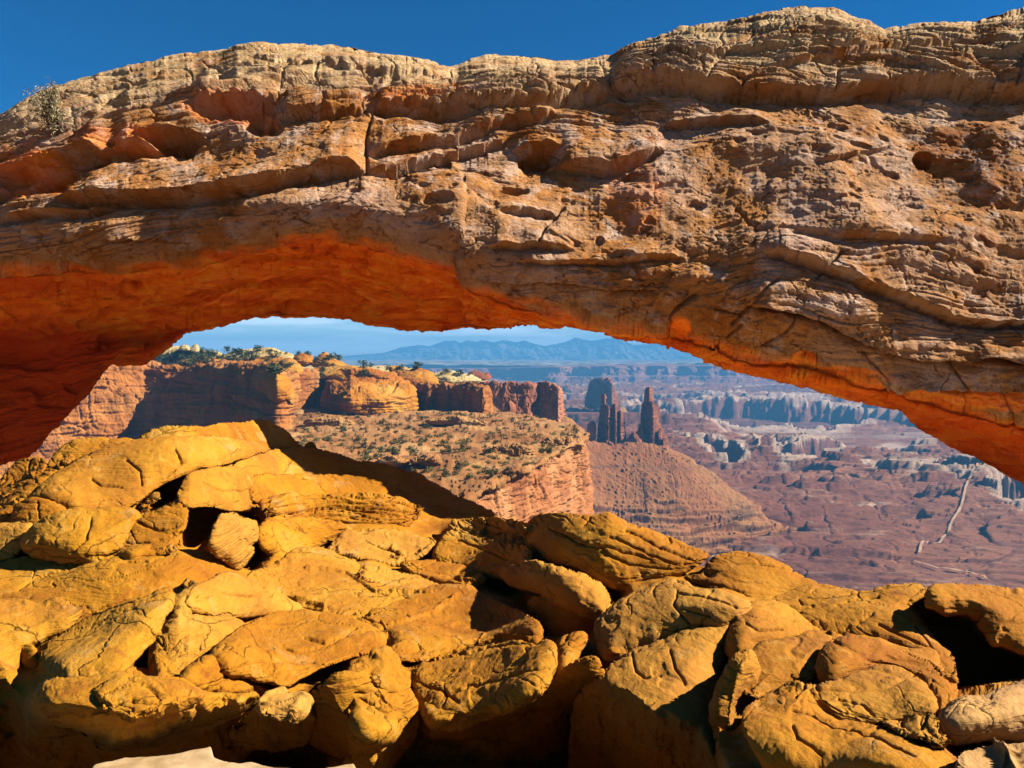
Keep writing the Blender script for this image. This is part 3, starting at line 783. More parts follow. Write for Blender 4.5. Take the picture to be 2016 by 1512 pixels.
SLABS = [
    ('flat_rock', 'flat rock', 'low rounded crest slab at the very back, its right half shadowed', [(267, 876), (288, 852), (323, 842), (410, 837), (469, 835), (521, 829), (549, 842), (575, 862), (600, 884), (542, 890), (451, 878), (347, 878)], dict(lift=.1, steep=.3)),
    ('flat_rock', 'flat rock', 'smooth rounded slab tucked under the left leg of the arch', [(87, 930), (104, 901), (139, 869), (174, 865), (226, 865), (268, 873), (230, 900), (139, 925), (104, 938)], dict(lift=.05)),
    ('flat_rock', 'flat rock', 'long smooth yellow slab rising to the right below the rear crest', [(59, 978), (87, 949), (139, 915), (167, 901), (243, 873), (312, 864), (417, 862), (514, 873), (531, 885), (500, 893), (451, 908), (382, 923), (347, 939), (306, 958), (278, 981), (243, 1001), (174, 1007), (139, 1007), (97, 993), (66, 986)], dict(lift=.35, steep=.35, lam=.15, R=.6, H=.5)),
    ('flat_rock', 'flat rock', 'long dark crest slab in the shadow of the arch, sloping down to the right', [(451, 922), (500, 896), (556, 882), (600, 884), (650, 891), (695, 911), (754, 918), (824, 935), (858, 956), (893, 977), (962, 1005), (980, 1021), (900, 1030), (830, 1026), (760, 995), (700, 955), (600, 942), (480, 940)], dict(lift=-.05, steep=.25)),
    ('rock_block', 'rock block', 'cracked squarish block under the long smooth slab, above the black hollow', [(347, 984), (372, 932), (451, 920), (500, 937), (486, 963), (494, 990), (480, 1004), (440, 1000), (417, 990), (382, 996)], dict(lift=.5, steep=.5)),
    ('flat_rock', 'flat rock', 'rounded slab right of the black hollow, half crossed by the shadow of the arch', [(486, 965), (500, 937), (556, 937), (625, 939), (700, 934), (747, 940), (765, 962), (745, 985), (650, 980), (560, 982), (505, 990)], dict(lift=.4, steep=.4)),
    ('layered_rock', 'layered rock', 'stack of thin weathered rock layers below the slab crossed by the shadow edge', [(515, 990), (560, 980), (650, 976), (737, 974), (799, 985), (830, 1005), (800, 1036), (737, 1046), (660, 1036), (590, 1026), (530, 1040), (512, 1020)], dict(lift=.35, steep=.7, lam=2.4, R=.25, H=.3)),
    ('flat_rock', 'flat rock', 'lens shaped slab with a dark underside just right of the upright boulder', [(556, 1027), (590, 1019), (660, 1026), (683, 1038), (660, 1057), (608, 1078), (556, 1094), (521, 1084), (508, 1050), (520, 1028)], dict(lift=.45, steep=.7, H=.35)),
    ('boulder', 'boulder', 'upright knobbly boulder standing alone in the black hollow', [(413, 1074), (422, 1040), (434, 1015), (455, 1010), (479, 1019), (503, 1029), (507, 1045), (505, 1060), (486, 1074), (497, 1082), (483, 1106), (465, 1118), (448, 1106), (427, 1090)], dict(lift=.7, steep=.9, H=.30, R=.28)),
    ('rock_block', 'rock block', 'small split block at the left edge above the big cracked block', [(22, 1026), (31, 998), (56, 986), (80, 986), (104, 993), (132, 1005), (82, 1030), (49, 1034)], dict(lift=.4, steep=.5)),
    ('rock_block', 'rock block', 'big rounded block with a diagonal crack, left of the black hollow', [(42, 1074), (64, 1037), (100, 1017), (146, 1008), (208, 1003), (257, 1001), (276, 1013), (258, 1043), (242, 1076), (194, 1101), (139, 1110), (87, 1099), (52, 1088)], dict(lift=.45, steep=.5, lam=.2, R=.5)),
    ('rock_block', 'rock block', 'tall squared block on the left rim of the black hollow', [(240, 1078), (257, 1045), (274, 1015), (306, 1008), (330, 994), (358, 988), (367, 998), (365, 1026), (356, 1057), (353, 1082), (295, 1092), (250, 1096)], dict(lift=.5, steep=.5, lam=.4)),
    ('stone', 'stone', 'small loose stone lodged above the tall squared block', [(278, 1009), (284, 998), (292, 999), (293, 1008), (286, 1013)], dict(lift=.55, steep=.9, R=.06, H=.05)),
    ('stone', 'stone', 'fist sized loose stone between the long smooth slab and the black hollow', [(287, 985), (300, 971), (313, 972), (311, 984), (298, 992)], dict(lift=.45, steep=.9, R=.08, H=.06)),
    ('rock_block', 'rock block', 'block cut by the left edge of the picture below the small split block', [(-90, 1040), (0, 1036), (42, 1033), (64, 1036), (50, 1064), (31, 1092), (0, 1104), (-90, 1104)], dict(lift=.3, steep=.5)),
    ('flat_rock', 'flat rock', 'steep slanting slab at the far left just below the arch leg', [(-80, 975), (0, 954), (28, 914), (56, 904), (92, 906), (84, 930), (35, 968), (-20, 1004), (-80, 1010)], dict(lift=.1, lam=1.0)),
    ('flat_rock', 'flat rock', 'thin slanting slab running along the left end of the long smooth slab', [(-80, 1014), (0, 1000), (35, 966), (104, 926), (163, 904), (108, 939), (62, 974), (25, 1017), (0, 1031), (-80, 1036)], dict(lift=.25, lam=1.2)),
    ('shelf_rock', 'rock shelf', 'wide flat pale shelf of rock at the left with a crack sweeping across it', [(-120, 1116), (0, 1114), (35, 1100), (90, 1097), (156, 1109), (194, 1101), (278, 1090), (340, 1086), (410, 1088), (437, 1099), (455, 1119), (506, 1130), (455, 1144), (385, 1153), (347, 1163), (243, 1196), (170, 1216), (130, 1242), (100, 1222), (60, 1196), (0, 1178), (-120, 1170)], dict(lift=.15, lam=.12, lump=.7, H=.25, R=.5, wob=3)),
    ('rock_block', 'rock block', 'pale nose of rock below the wide flat shelf at the left edge', [(-90, 1186), (0, 1182), (54, 1182), (77, 1192), (101, 1180), (130, 1179), (151, 1195), (169, 1197), (148, 1226), (124, 1246), (101, 1250), (74, 1266), (40, 1290), (20, 1340), (-90, 1330)], dict(lift=.32, steep=.45, lam=.1, R=.45, H=.45)),
    ('rock_tongue', 'flat rock', 'big glowing tongue of rock pointing down to the left, below the wide flat shelf', [(80, 1284), (101, 1258), (134, 1243), (167, 1219), (238, 1192), (327, 1166), (344, 1172), (344, 1188), (330, 1209), (317, 1227), (312, 1251), (279, 1281), (243, 1321), (193, 1330), (134, 1341), (104, 1332), (84, 1308)], dict(lift=.45, steep=.25, lam=.2, R=.5, H=.42)),
    ('rock_tongue', 'flat rock', 'narrow tongue of rock with a pale grainy strip, right of the glowing tongue', [(345, 1176), (396, 1146), (366, 1179), (380, 1201), (371, 1215), (446, 1211), (490, 1229), (425, 1275), (368, 1321), (307, 1331), (294, 1306), (300, 1273), (311, 1240), (330, 1209)], dict(lift=.42, steep=.3, lam=.2, R=.32, H=.3)),
    ('rock_lens', 'flat rock', 'lens shaped bulge with a black gap at its left tip', [(364, 1183), (385, 1157), (417, 1140), (464, 1131), (482, 1140), (506, 1157), (551, 1177), (600, 1201), (520, 1206), (464, 1213), (429, 1213), (396, 1206), (376, 1198)], dict(lift=.55, steep=.3, lam=.3, R=.4, H=.4)),
    ('flat_rock', 'flat rock', 'long lobed slab stepping down to the right in the middle of the near rocks', [(480, 1146), (507, 1121), (556, 1112), (573, 1088), (600, 1081), (640, 1084), (700, 1112), (714, 1137), (783, 1158), (860, 1164), (820, 1184), (740, 1204), (690, 1220), (640, 1208), (600, 1194), (560, 1174), (520, 1162)], dict(lift=.4, lam=.6, R=.4, H=.35)),
    ('flat_rock', 'flat rock', 'broad sunlit orange slab in the centre of the near rocks, pointed at its right end', [(850, 1158), (911, 1154), (972, 1181), (1043, 1215), (1063, 1234), (1061, 1262), (938, 1275), (881, 1288), (837, 1299), (776, 1292), (758, 1240), (715, 1230), (735, 1202), (800, 1180)], dict(lift=.5, steep=.15, lam=.15, R=.42, H=.32)),
    ('flat_rock', 'flat rock', 'wide orange slab with fine cracks overhanging the shadow, left of the broad pointed slab', [(413, 1293), (464, 1244), (491, 1226), (536, 1208), (600, 1203), (690, 1216), (764, 1237), (751, 1283), (700, 1290), (650, 1304), (600, 1330), (560, 1353), (500, 1338), (430, 1324)], dict(lift=.65, steep=.35, lam=.2, R=.5, H=.42)),
    ('flat_rock', 'flat rock', 'shaded lower lip below the wide orange slab with fine cracks', [(345, 1347), (375, 1310), (418, 1288), (440, 1318), (500, 1334), (560, 1350), (536, 1370), (450, 1374), (400, 1368)], dict(lift=.30, steep=.9, lam=.4, H=.25)),
    ('rock_mass', 'rock mass', 'big smooth mass at the lower left whose belly curves under into shadow', [(73, 1350), (110, 1338), (179, 1334), (238, 1319), (268, 1335), (357, 1334), (396, 1367), (446, 1367), (512, 1366), (500, 1386), (446, 1417), (372, 1448), (298, 1468), (238, 1482), (196, 1482), (179, 1458), (143, 1437), (89, 1427), (66, 1404), (58, 1392)], dict(lift=.45, steep=.75, lam=.1, R=.6, H=.55, lump=.6)),
    ('rock_bulge', 'rock bulge', 'lumpy sunlit bulge split into lobes on the big smooth mass, lower left', [(179, 1362), (205, 1345), (238, 1336), (268, 1336), (351, 1340), (398, 1365), (390, 1382), (325, 1400), (320, 1412), (277, 1409), (262, 1422), (236, 1410), (205, 1401)], dict(lift=.78, steep=.5, lam=.3, R=.22, H=.22)),
    ('shaded_rock', 'shaded rock', 'dark shaded rock wall in the bottom left corner', [(-90, 1240), (12, 1225), (40, 1262), (70, 1280), (72, 1330), (52, 1400), (75, 1450), (120, 1560), (-90, 1560)], dict(lift=-.25, steep=1.0, vref=1330)),
    ('boulder', 'boulder', 'sunlit rounded block with a notched top, standing under the wide orange slab', [(683, 1319), (712, 1301), (730, 1301), (735, 1282), (759, 1279), (785, 1300), (781, 1318), (801, 1332), (797, 1385), (784, 1424), (769, 1448), (735, 1458), (706, 1457), (679, 1405), (692, 1396), (688, 1359), (696, 1341)], dict(lift=.62, steep=.55, lam=.3, R=.32, H=.3)),
    ('rock_mass', 'rock mass', 'dark curved body of rock around the notched sunlit block', [(575, 1425), (590, 1395), (612, 1368), (650, 1330), (690, 1318), (760, 1330), (812, 1360), (822, 1430), (800, 1475), (720, 1492), (650, 1486), (600, 1450)], dict(lift=.20, steep=1.0, lam=.3, lump=.6)),
    ('rock_mass', 'rock mass', 'broad cracked face of rock under the broad pointed slab, dark along its lower half', [(818, 1319), (837, 1300), (888, 1288), (939, 1274), (1006, 1264), (1074, 1264), (1092, 1272), (1092, 1307), (1086, 1326), (1073, 1353), (1042, 1380), (972, 1410), (905, 1436), (851, 1436), (828, 1393), (816, 1354)], dict(lift=.62, steep=.35, lam=.25, R=.42, H=.42)),
    ('stone', 'stone', 'small knob of rock wedged between the broad pointed slab and the cracked face', [(767, 1283), (790, 1264), (817, 1264), (839, 1281), (836, 1297), (790, 1301)], dict(lift=.68, steep=.5, R=.12, H=.1)),
    ('boulder', 'boulder', 'small domed boulder lit on its crown beside the cracked face', [(1090, 1295), (1099, 1264), (1128, 1249), (1159, 1251), (1134, 1288), (1130, 1330), (1095, 1330)], dict(lift=.35, steep=.4, R=.2, H=.2)),
    ('flat_rock', 'flat rock', 'bumpy slab below the thin weathered layers, left of the narrow black cleft', [(700, 1049), (746, 1040), (790, 1047), (837, 1064), (863, 1064), (839, 1087), (805, 1105), (790, 1090), (749, 1080), (720, 1070)], dict(lift=.35, lam=.8, steep=.4)),
    ('flat_rock', 'flat rock', 'narrow wedge of rock stepping down beside the bumpy slab', [(656, 1073), (681, 1049), (708, 1056), (725, 1078), (763, 1088), (805, 1105), (769, 1112), (735, 1102), (685, 1092), (642, 1089)], dict(lift=.3, lam=.9, steep=.3)),
    ('rock_lens', 'flat rock', 'dark fronted lens of rock lying on the long lobed slab', [(703, 1134), (722, 1110), (763, 1123), (790, 1130), (810, 1133), (837, 1144), (893, 1152), (854, 1167), (803, 1161), (735, 1150)], dict(lift=.62, steep=.5, lam=.6, R=.2)),
    ('flat_rock', 'flat rock', 'pointed slab reaching right above the broad orange slab', [(785, 1113), (803, 1110), (844, 1106), (884, 1110), (939, 1125), (958, 1139), (925, 1160), (891, 1153), (820, 1133)], dict(lift=.45, lam=.7, R=.25)),
    ('layered_rock', 'layered rock', 'small layered slab on the crest just left of the big ridge slab', [(886, 1039), (905, 1021), (972, 1022), (1023, 1028), (1054, 1041), (1042, 1063), (1023, 1076), (972, 1073), (922, 1058)], dict(lift=.35, steep=.6, lam=1.8, R=.22)),
    ('flat_rock', 'flat rock', 'tilted slab with a pale end below the small layered slab', [(848, 1101), (878, 1049), (905, 1049), (939, 1059), (989, 1071), (1033, 1074), (1047, 1091), (1039, 1114), (1030, 1129), (972, 1137), (905, 1123)], dict(lift=.45, steep=.4, lam=.6)),
    ('flat_rock', 'flat rock', 'tongue of rock with a dark undercut belly between the central slab and the ridge slab', [(975, 1129), (1040, 1103), (1091, 1115), (1135, 1127), (1182, 1150), (1203, 1190), (1198, 1224), (1160, 1214), (1110, 1196), (1060, 1166), (1010, 1150)], dict(lift=.35, steep=.65, lam=.3, R=.3, H=.35)),
    ('rock_mass', 'rock mass', 'dark recessed rock behind the tip of the broad pointed slab', [(1040, 1175), (1100, 1185), (1160, 1205), (1220, 1180), (1210, 1240), (1160, 1262), (1100, 1262), (1060, 1230)], dict(lift=-.15, steep=1.0)),
    ('flat_rock', 'flat rock', 'big ridge slab with pale ribbed top standing in front of the talus slope', [(1030, 1050), (1046, 1024), (1066, 1015), (1112, 1013), (1163, 1018), (1203, 1015), (1232, 1034), (1288, 1051), (1339, 1071), (1398, 1093), (1375, 1112), (1339, 1130), (1315, 1142), (1271, 1144), (1237, 1160), (1190, 1150), (1149, 1118), (1102, 1106), (1051, 1088), (1028, 1070)], dict(lift=.3, steep=.55, lam=.6, R=.5, H=.5)),
    ('flat_rock', 'flat rock', 'second ridge slab, lower and further right, against the canyon floor', [(1345, 1135), (1386, 1129), (1406, 1096), (1447, 1090), (1477, 1094), (1508, 1103), (1544, 1118), (1578, 1137), (1614, 1153), (1560, 1174), (1525, 1188), (1484, 1192), (1423, 1169), (1380, 1152)], dict(lift=.3, steep=.45, lam=.7)),
    ('boulder', 'boulder', 'large rounded boulder right of centre with a dark slit near its right shoulder', [(1174, 1226), (1203, 1203), (1237, 1176), (1305, 1147), (1332, 1144), (1372, 1157), (1440, 1171), (1483, 1190), (1469, 1205), (1450, 1221), (1406, 1238), (1366, 1246), (1305, 1277), (1254, 1286), (1217, 1301), (1188, 1295), (1174, 1259)], dict(lift=.65, steep=.4, lam=.35, R=.5, H=.45)),
    ('rock_mass', 'rock mass', 'tall body of rock below the large rounded boulder, cut by a slanting shadow', [(1140, 1380), (1160, 1345), (1190, 1320), (1237, 1289), (1305, 1269), (1366, 1240), (1406, 1232), (1452, 1217), (1437, 1255), (1420, 1310), (1400, 1370), (1397, 1410), (1420, 1470), (1450, 1560), (1120, 1560), (1125, 1440)], dict(lift=.12, steep=.55, lam=.2, R=.5, H=.4)),
    ('rock_mass', 'rock mass', 'dark gully wall below the small domed boulder, running to the bottom edge', [(1040, 1400), (1080, 1360), (1120, 1310), (1170, 1290), (1190, 1330), (1160, 1400), (1150, 1560), (980, 1560), (1000, 1460)], dict(lift=.0, steep=1.0, vref=1350)),
    ('rock_bulge', 'rock bulge', 'round shouldered lobe, upper left of the great rock at the right', [(1432, 1266), (1437, 1237), (1456, 1210), (1477, 1189), (1517, 1182), (1550, 1193), (1592, 1225), (1600, 1242), (1560, 1258), (1495, 1269), (1478, 1289), (1455, 1304), (1434, 1289)], dict(lift=.6, steep=.4, lam=.12, R=.4, H=.35)),
    ('shelf_rock', 'rock shelf', 'rippled sloping shelf behind the great rock at the right, reaching the ridge line', [(1500, 1192), (1560, 1166), (1605, 1150), (1660, 1164), (1716, 1167), (1725, 1162), (1767, 1150), (1812, 1152), (1830, 1165), (1800, 1180), (1787, 1200), (1817, 1235), (1842, 1270), (1872, 1290), (1890, 1345), (1850, 1335), (1800, 1300), (1740, 1270), (1700, 1262), (1640, 1258), (1595, 1245), (1550, 1205)], dict(lift=.35, steep=.1, lam=.35, R=.35, H=.22)),
    ('rock_bulge', 'rock bulge', 'middle lobe of the great rock at the right, left of the two stacked domes', [(1458, 1332), (1476, 1290), (1500, 1266), (1560, 1256), (1600, 1240), (1650, 1247), (1642, 1272), (1617, 1302), (1600, 1344), (1560, 1351), (1515, 1366), (1490, 1380), (1461, 1365)], dict(lift=.72, steep=.35, lam=.25, R=.4, H=.3)),
    ('rock_bulge', 'rock bulge', 'upper dome of the great rock at the right, wrapping over the lens shaped one', [(1610, 1315), (1616, 1288), (1634, 1269), (1654, 1256), (1679, 1253), (1722, 1262), (1783, 1286), (1822, 1299), (1852, 1317), (1867, 1349), (1880, 1382), (1850, 1408), (1836, 1392), (1811, 1349), (1777, 1328), (1746, 1322), (1691, 1333), (1645, 1346), (1613, 1335)], dict(lift=.80, steep=.35, lam=.35, R=.32, H=.3)),
    ('rock_lens', 'rock bulge', 'lens shaped dome with a dark hollow below it, on the great rock at the right', [(1588, 1373), (1603, 1349), (1645, 1340), (1691, 1325), (1746, 1316), (1777, 1320), (1809, 1337), (1827, 1356), (1843, 1397), (1798, 1415), (1737, 1424), (1691, 1421), (1648, 1418), (1613, 1399)], dict(lift=.88, steep=.45, lam=.4, R=.3, H=.28)),
    ('rock_bulge', 'rock bulge', 'lowest lobe of the great rock at the right, sloping down to the bottom edge', [(1460, 1413), (1469, 1395), (1508, 1366), (1538, 1349), (1569, 1345), (1601, 1346), (1592, 1373), (1612, 1402), (1645, 1421), (1691, 1428), (1737, 1436), (1798, 1463), (1876, 1486), (1900, 1570), (1560, 1570), (1508, 1500), (1475, 1457)], dict(lift=.80, steep=.5, lam=.3, R=.4, H=.32)),
    ('rock_mass', 'rock mass', 'shaded left flank of the great rock at the right', [(1394, 1402), (1416, 1340), (1440, 1290), (1480, 1275), (1500, 1330), (1480, 1400), (1500, 1450), (1540, 1500), (1600, 1570), (1440, 1570), (1410, 1480)], dict(lift=.45, steep=.9, lam=.2, R=.4, H=.45, vref=1370)),
    ('rock_bulge', 'rock bulge', 'small ribbed lobe under the right end of the lens shaped dome', [(1735, 1427), (1798, 1414), (1840, 1402), (1854, 1444), (1866, 1461), (1848, 1475), (1798, 1458)], dict(lift=.85, steep=.5, lam=.6, R=.2)),
    ('flat_rock', 'flat rock', 'ridge slab with a holed overhanging lip, cut by the right edge of the picture', [(1820, 1176), (1834, 1156), (1856, 1153), (1905, 1155), (1966, 1160), (2100, 1172), (2100, 1300), (2012, 1290), (1981, 1268), (1951, 1268), (1932, 1238), (1911, 1208), (1874, 1206), (1859, 1209), (1826, 1196)], dict(lift=.65, steep=.45, lam=.35, R=.4, H=.4)),
    ('rock_mass', 'rock mass', 'hollow dark rock under the overhanging lip at the right edge', [(1790, 1200), (1830, 1195), (1880, 1215), (1950, 1250), (2100, 1290), (2100, 1350), (1960, 1380), (1890, 1400), (1850, 1330), (1815, 1260)], dict(lift=-.75, steep=.8, lam=.2)),
    ('boulder', 'boulder', 'greyish boulder in the lower right corner below the dark hollow', [(1845, 1421), (1857, 1398), (1880, 1380), (1911, 1373), (1942, 1374), (1972, 1351), (2100, 1320), (2100, 1475), (1935, 1458), (1874, 1465), (1854, 1448)], dict(lift=.75, steep=.5, lam=.3, pale=.35, R=.45, H=.45)),
    ('boulder', 'boulder', 'pale sunlit boulder at the bottom edge in the right corner', [(1882, 1483), (1935, 1473), (1981, 1467), (2100, 1462), (2100, 1570), (1896, 1570)], dict(lift=.9, steep=.4, pale=.4, lam=.2, R=.3, H=.2, tilt=(0, .2))),
    ('stone', 'stone', 'small bright crumbly stone in shadow right of the big smooth mass', [(510, 1403), (530, 1373), (553, 1369), (565, 1380), (600, 1368), (610, 1380), (602, 1407), (580, 1420), (545, 1414)], dict(lift=.72, steep=.2, lam=.6, R=.10, H=.06, pale=.08, cut=False)),
    ('rock_mass', 'rock mass', 'low dark rock around the small bright crumbly stone', [(450, 1440), (500, 1400), (520, 1390), (600, 1385), (620, 1420), (600, 1465), (540, 1482), (470, 1474)], dict(lift=.15, steep=1.0)),
    ('stone', 'stone', 'single pebble shaped stone balanced on the shaded crest before the rubble bench', [(600, 884), (608, 874), (616, 874), (622, 884), (622, 892), (604, 892)], dict(lift=.1, steep=.9, R=.06, H=.05)),
]
DEEP = [  # the hollows and gullies between the near rocks
    ([(352, 1078), (362, 1000), (395, 985), (440, 995), (500, 1010), (520, 1030), (532, 1090), (500, 1126), (455, 1124), (425, 1108)], 1.5),
    ([(243, 1325), (312, 1252), (297, 1300), (305, 1338), (255, 1338)], .8), ([(355, 1180), (378, 1180), (384, 1206), (364, 1206)], .5),
    ([(347, 1345), (420, 1280), (432, 1320), (560, 1356), (540, 1380), (400, 1372)], .5),
    ([(930, 1150), (1000, 1148), (1060, 1165), (1130, 1190), (1200, 1222), (1240, 1170), (1200, 1150), (1130, 1110), (1050, 1085), (1030, 1060), (1060, 1030), (1020, 1080), (1036, 1120), (1080, 1130), (1190, 1200), (1160, 1262), (1065, 1262), (1062, 1225), (1000, 1190)], .7),
    ([(1300, 1380), (1443, 1235), (1446, 1300), (1400, 1400), (1400, 1512), (1290, 1512), (1240, 1400)], .8),
    ([(1785, 1185), (1850, 1215), (1900, 1240), (1960, 1275), (2100, 1300), (2100, 1340), (1960, 1365), (1870, 1385), (1862, 1320), (1820, 1240)], 1.4),
    ([(1848, 1400), (1880, 1385), (1862, 1480), (1884, 1500), (1884, 1560), (1860, 1480)], .6),
    ([(700, 1100), (790, 1100), (880, 1040), (850, 1100), (800, 1116)], .45), ([(560, 1232), (610, 1215), (660, 1235), (610, 1246)], .3),
    ([(270, 985), (330, 945), (370, 925), (345, 985), (300, 1005)], .7), ([(0, 1098), (60, 1090), (180, 1104), (60, 1112), (0, 1118)], .4),
    ([(0, 1160), (30, 1165), (75, 1190), (0, 1184)], .4), ([(560, 1380), (690, 1330), (690, 1460), (640, 1512), (480, 1512)], .5),
    ([(806, 1320), (820, 1400), (850, 1440), (1090, 1330), (1130, 1300), (1180, 1300), (1140, 1512), (760, 1512), (806, 1440)], .5),
]
GS = 8.0
gu = np.arange(-300, 2300, GS); gv = np.arange(780, 1660, GS)
GU, GV = np.meshgrid(gu, gv)
LMAP = np.full(GU.shape, -.05); DMAP = np.zeros(GU.shape)
for nm, cat, lab, poly, kw in SLABS:
    if kw.get('steep', 0) >= .95: continue
    sdp, _, _ = polydist(GU, GV, np.array(poly, float))
    LMAP = np.where(sdp > -6, np.maximum(LMAP, kw.get('lift', 0) - .13), LMAP)
for poly, dep in DEEP:
    sdp, _, _ = polydist(GU, GV, np.array(poly, float))
    DMAP = np.maximum(DMAP, dep * sstep(-6, 12, sdp))


def blur(A, n):
    for _ in range(n):
        A = np.pad(A, 1, mode='edge')
        A = (A[:-2, 1:-1] + A[2:, 1:-1] + A[1:-1, :-2] + A[1:-1, 2:] + 2 * A[1:-1, 1:-1]) / 6.0
    return A


LMAP = blur(LMAP, 5); DMAP = blur(DMAP, 1)


def bil(A, u, v):
    x = np.clip((u - gu[0]) / GS, 0, len(gu) - 1.001); y = np.clip((v - gv[0]) / GS, 0, len(gv) - 1.001)
    i = y.astype(int); j = x.astype(int); fx = x - j; fy = y - i
    return (A[i, j] * (1 - fx) + A[i, j + 1] * fx) * (1 - fy) + (A[i + 1, j] * (1 - fx) + A[i + 1, j + 1] * fx) * fy


for nm, cat, lab, poly, kw in SLABS:
    slab(nm, cat, lab, poly, **kw)


def bedrock():
    U = np.concatenate([np.arange(-1200, -60, 12.0), np.arange(-60, 2080, 2.6), np.arange(2080, 3200, 12.0)])
    vr = interp(RIDGE, U)
    rows = []
    nr = 270
    for i in range(nr):
        t = i / (nr - 1.0)
        v = vr + 24 + (1640 - vr - 24) * t
        D = dbase(U, v) + 0.02 + undercut(U, v) - bil(LMAP, U, v) + bil(DMAP, U, v)
        D = D + 0.2 * sstep(1340, 1480, v)
        # the gaps the photograph shows as black hollows
        hol = 0
        D = D + hol
        rows.append(pt(U, v, D))
    P = np.array(rows)
    d = fbm(P[..., 0] * 1.2, P[..., 1] * 1.2, P[..., 2] * 1.6, 4) * 0.10
    P[..., 2] += d
    nn = gnormals(P)
    if nn[:, :, 1].mean() > 0: nn = -nn
    UU = np.broadcast_to(U, P.shape[:2])
    VV = np.array([vr + 24 + (1640 - vr - 24) * k / (nr - 1.0) for k in range(nr)])
    P = P + nn * fg_detail(.5, .8, 1.0, 3.3)(P, UU, VV, UU * 0 + 9, UU * 0 + .4)[..., None]
    # behind the ridge the ledge drops to an added unseen apron bouncing light upward
    ex = []
    for k, (yy, zz) in enumerate([(.5, -.35), (13.0, -1.9), (13.8, -2.0), (15, -2.5), (18, -3.3), (24, -6), (34, -14), (60, -60)][::-1]):
        r = P[0].copy()
        if yy < 1: r[:, 1] += yy; r[:, 2] += zz
        else:
            r[:, 0] = P[0][:, 0] * yy / P[0][:, 1]; r[:, 1] = yy + .4 * noise3(U / 90, U * 0 + yy, U * 0); r[:, 2] = np.minimum(zz, P[0][:, 2] * yy / P[0][:, 1] - 1.3) + .25 * noise3(U / 70, U * 0 + yy, U * 0 + 8)
        ex.append(r)
    P = np.concatenate([np.array(ex)[-1:], P], 0)
    E = np.array(ex)
    o = build('unseen_slickrock', E.reshape(-1, 3), gridfaces(E.shape[0], E.shape[1]), M['apron'])
    tag(o, kind='structure')
    o = build('bedrock_ground', P.reshape(-1, 3), gridfaces(P.shape[0], P.shape[1]), M['ledge'], dict(pale=np.zeros(P.shape[:2]), tone=np.zeros(P.shape[:2])))
    tag(o, kind='structure')
    # the sand the photographer stands on
    xs, ys = np.meshgrid(np.concatenate([np.linspace(-30, -3.2, 60), np.linspace(-3.18, .2, 380), np.linspace(.4, 30, 60)]), np.concatenate([np.linspace(-40, 2.9, 140), np.linspace(2.92, 4.2, 150), np.linspace(4.3, 6, 6)]))
    zz = -1.86 + 0.05 * fbm(xs * .5, ys * .5, xs * 0, 3) + 0.012 * fbm(xs * 4, ys * 4, xs * 0, 3)
    ue = 1008 + F * xs / np.maximum(ys, 1.0)
    ve = interp([(-2000, 1700), (100, 1600), (170, 1508), (230, 1497), (300, 1492), (404, 1471), (410, 1490), (440, 1503), (480, 1502), (530, 1513), (620, 1516), (690, 1507), (710, 1540), (900, 1600), (3000, 1700)], ue) + 5 * fbm(xs * 9, ys * 9, xs * 0, 3)
    ye = 1.86 / (SP - (756 - ve) / F * CP)
    zz = zz - 1.6 * sstep(0, .05, ys - ye) - .05 * sstep(-.04, 0, ys - ye)
    P = np.stack([xs, ys, zz], -1)
    m = (ys > 2.2) & (xs > -3.3) & (xs < .4)
    for nm, mk, mt in (('sand_ground', m, M['sand']), ('unseen_slickrock', ~m, M['ledge'])):
        k = np.ones_like(m)
        q = gridfaces(*xs.shape)
        q = q[mk.ravel()[q].all(1)] if nm == 'sand_ground' else q[~(m.ravel()[q].all(1))]
        co, q, at = compact(P.reshape(-1, 3), q, dict(pale=np.zeros(xs.shape)))
        tag(build(nm, co, q, mt, at), kind='structure')


bedrock()

# ------------------------------------------------------------------ the middle distance
def dplane(z, u, v):
    """depth at which the ray through a pixel meets the level z (below the camera)"""
    b = (756.0 - np.asarray(v, float)) / F
    return z / np.minimum(-SP + b * CP, -0.003)


def cliff_detail(sc, flute=1.0, strata=1.0, lump=1.0, seed=0.0, block=0.0):
    """sc: metres of the main relief"""
    def f(P, uu, vv, sd, dm):
        x, y, z = P[..., 0] / sc + seed, P[..., 1] / sc, P[..., 2] / sc
        d = lump * 0.20 * fbm(x * .8, y * .8, z * .8, 4)
        w = fbm(x, y, z * .5, 3) * .3
        f1 = noise3(x * 2.2 + w, y * 2.2, z * .25)
        f2 = noise3(x * 6 + w, y * 6, z * .5 + 3)
        d = d + flute * (0.10 * f1 + 0.04 * f2 - 0.12 * np.clip(1 - np.abs(f1) / .10, 0, 1) - .05 * np.clip(1 - np.abs(f2) / .12, 0, 1))
        s1 = noise3(x * .5, y * .5, (z + w * .3) * 5.0)
        s2 = noise3(x * 1.2, y * 1.2, (z + w * .2) * 13.0)
        d = d + strata * (0.07 * s1 + 0.03 * s2 - .07 * np.clip(1 - np.abs(s1) / .10, 0, 1))
        if block:
            q = fbm(x * 3, y * 3, z * 4, 3)
            d = d + block * .12 * np.round(q * 5) / 5
        d = d + 0.025 * fbm(x * 12, y * 12, z * 14, 3, .6)
        return d * sc
    return f


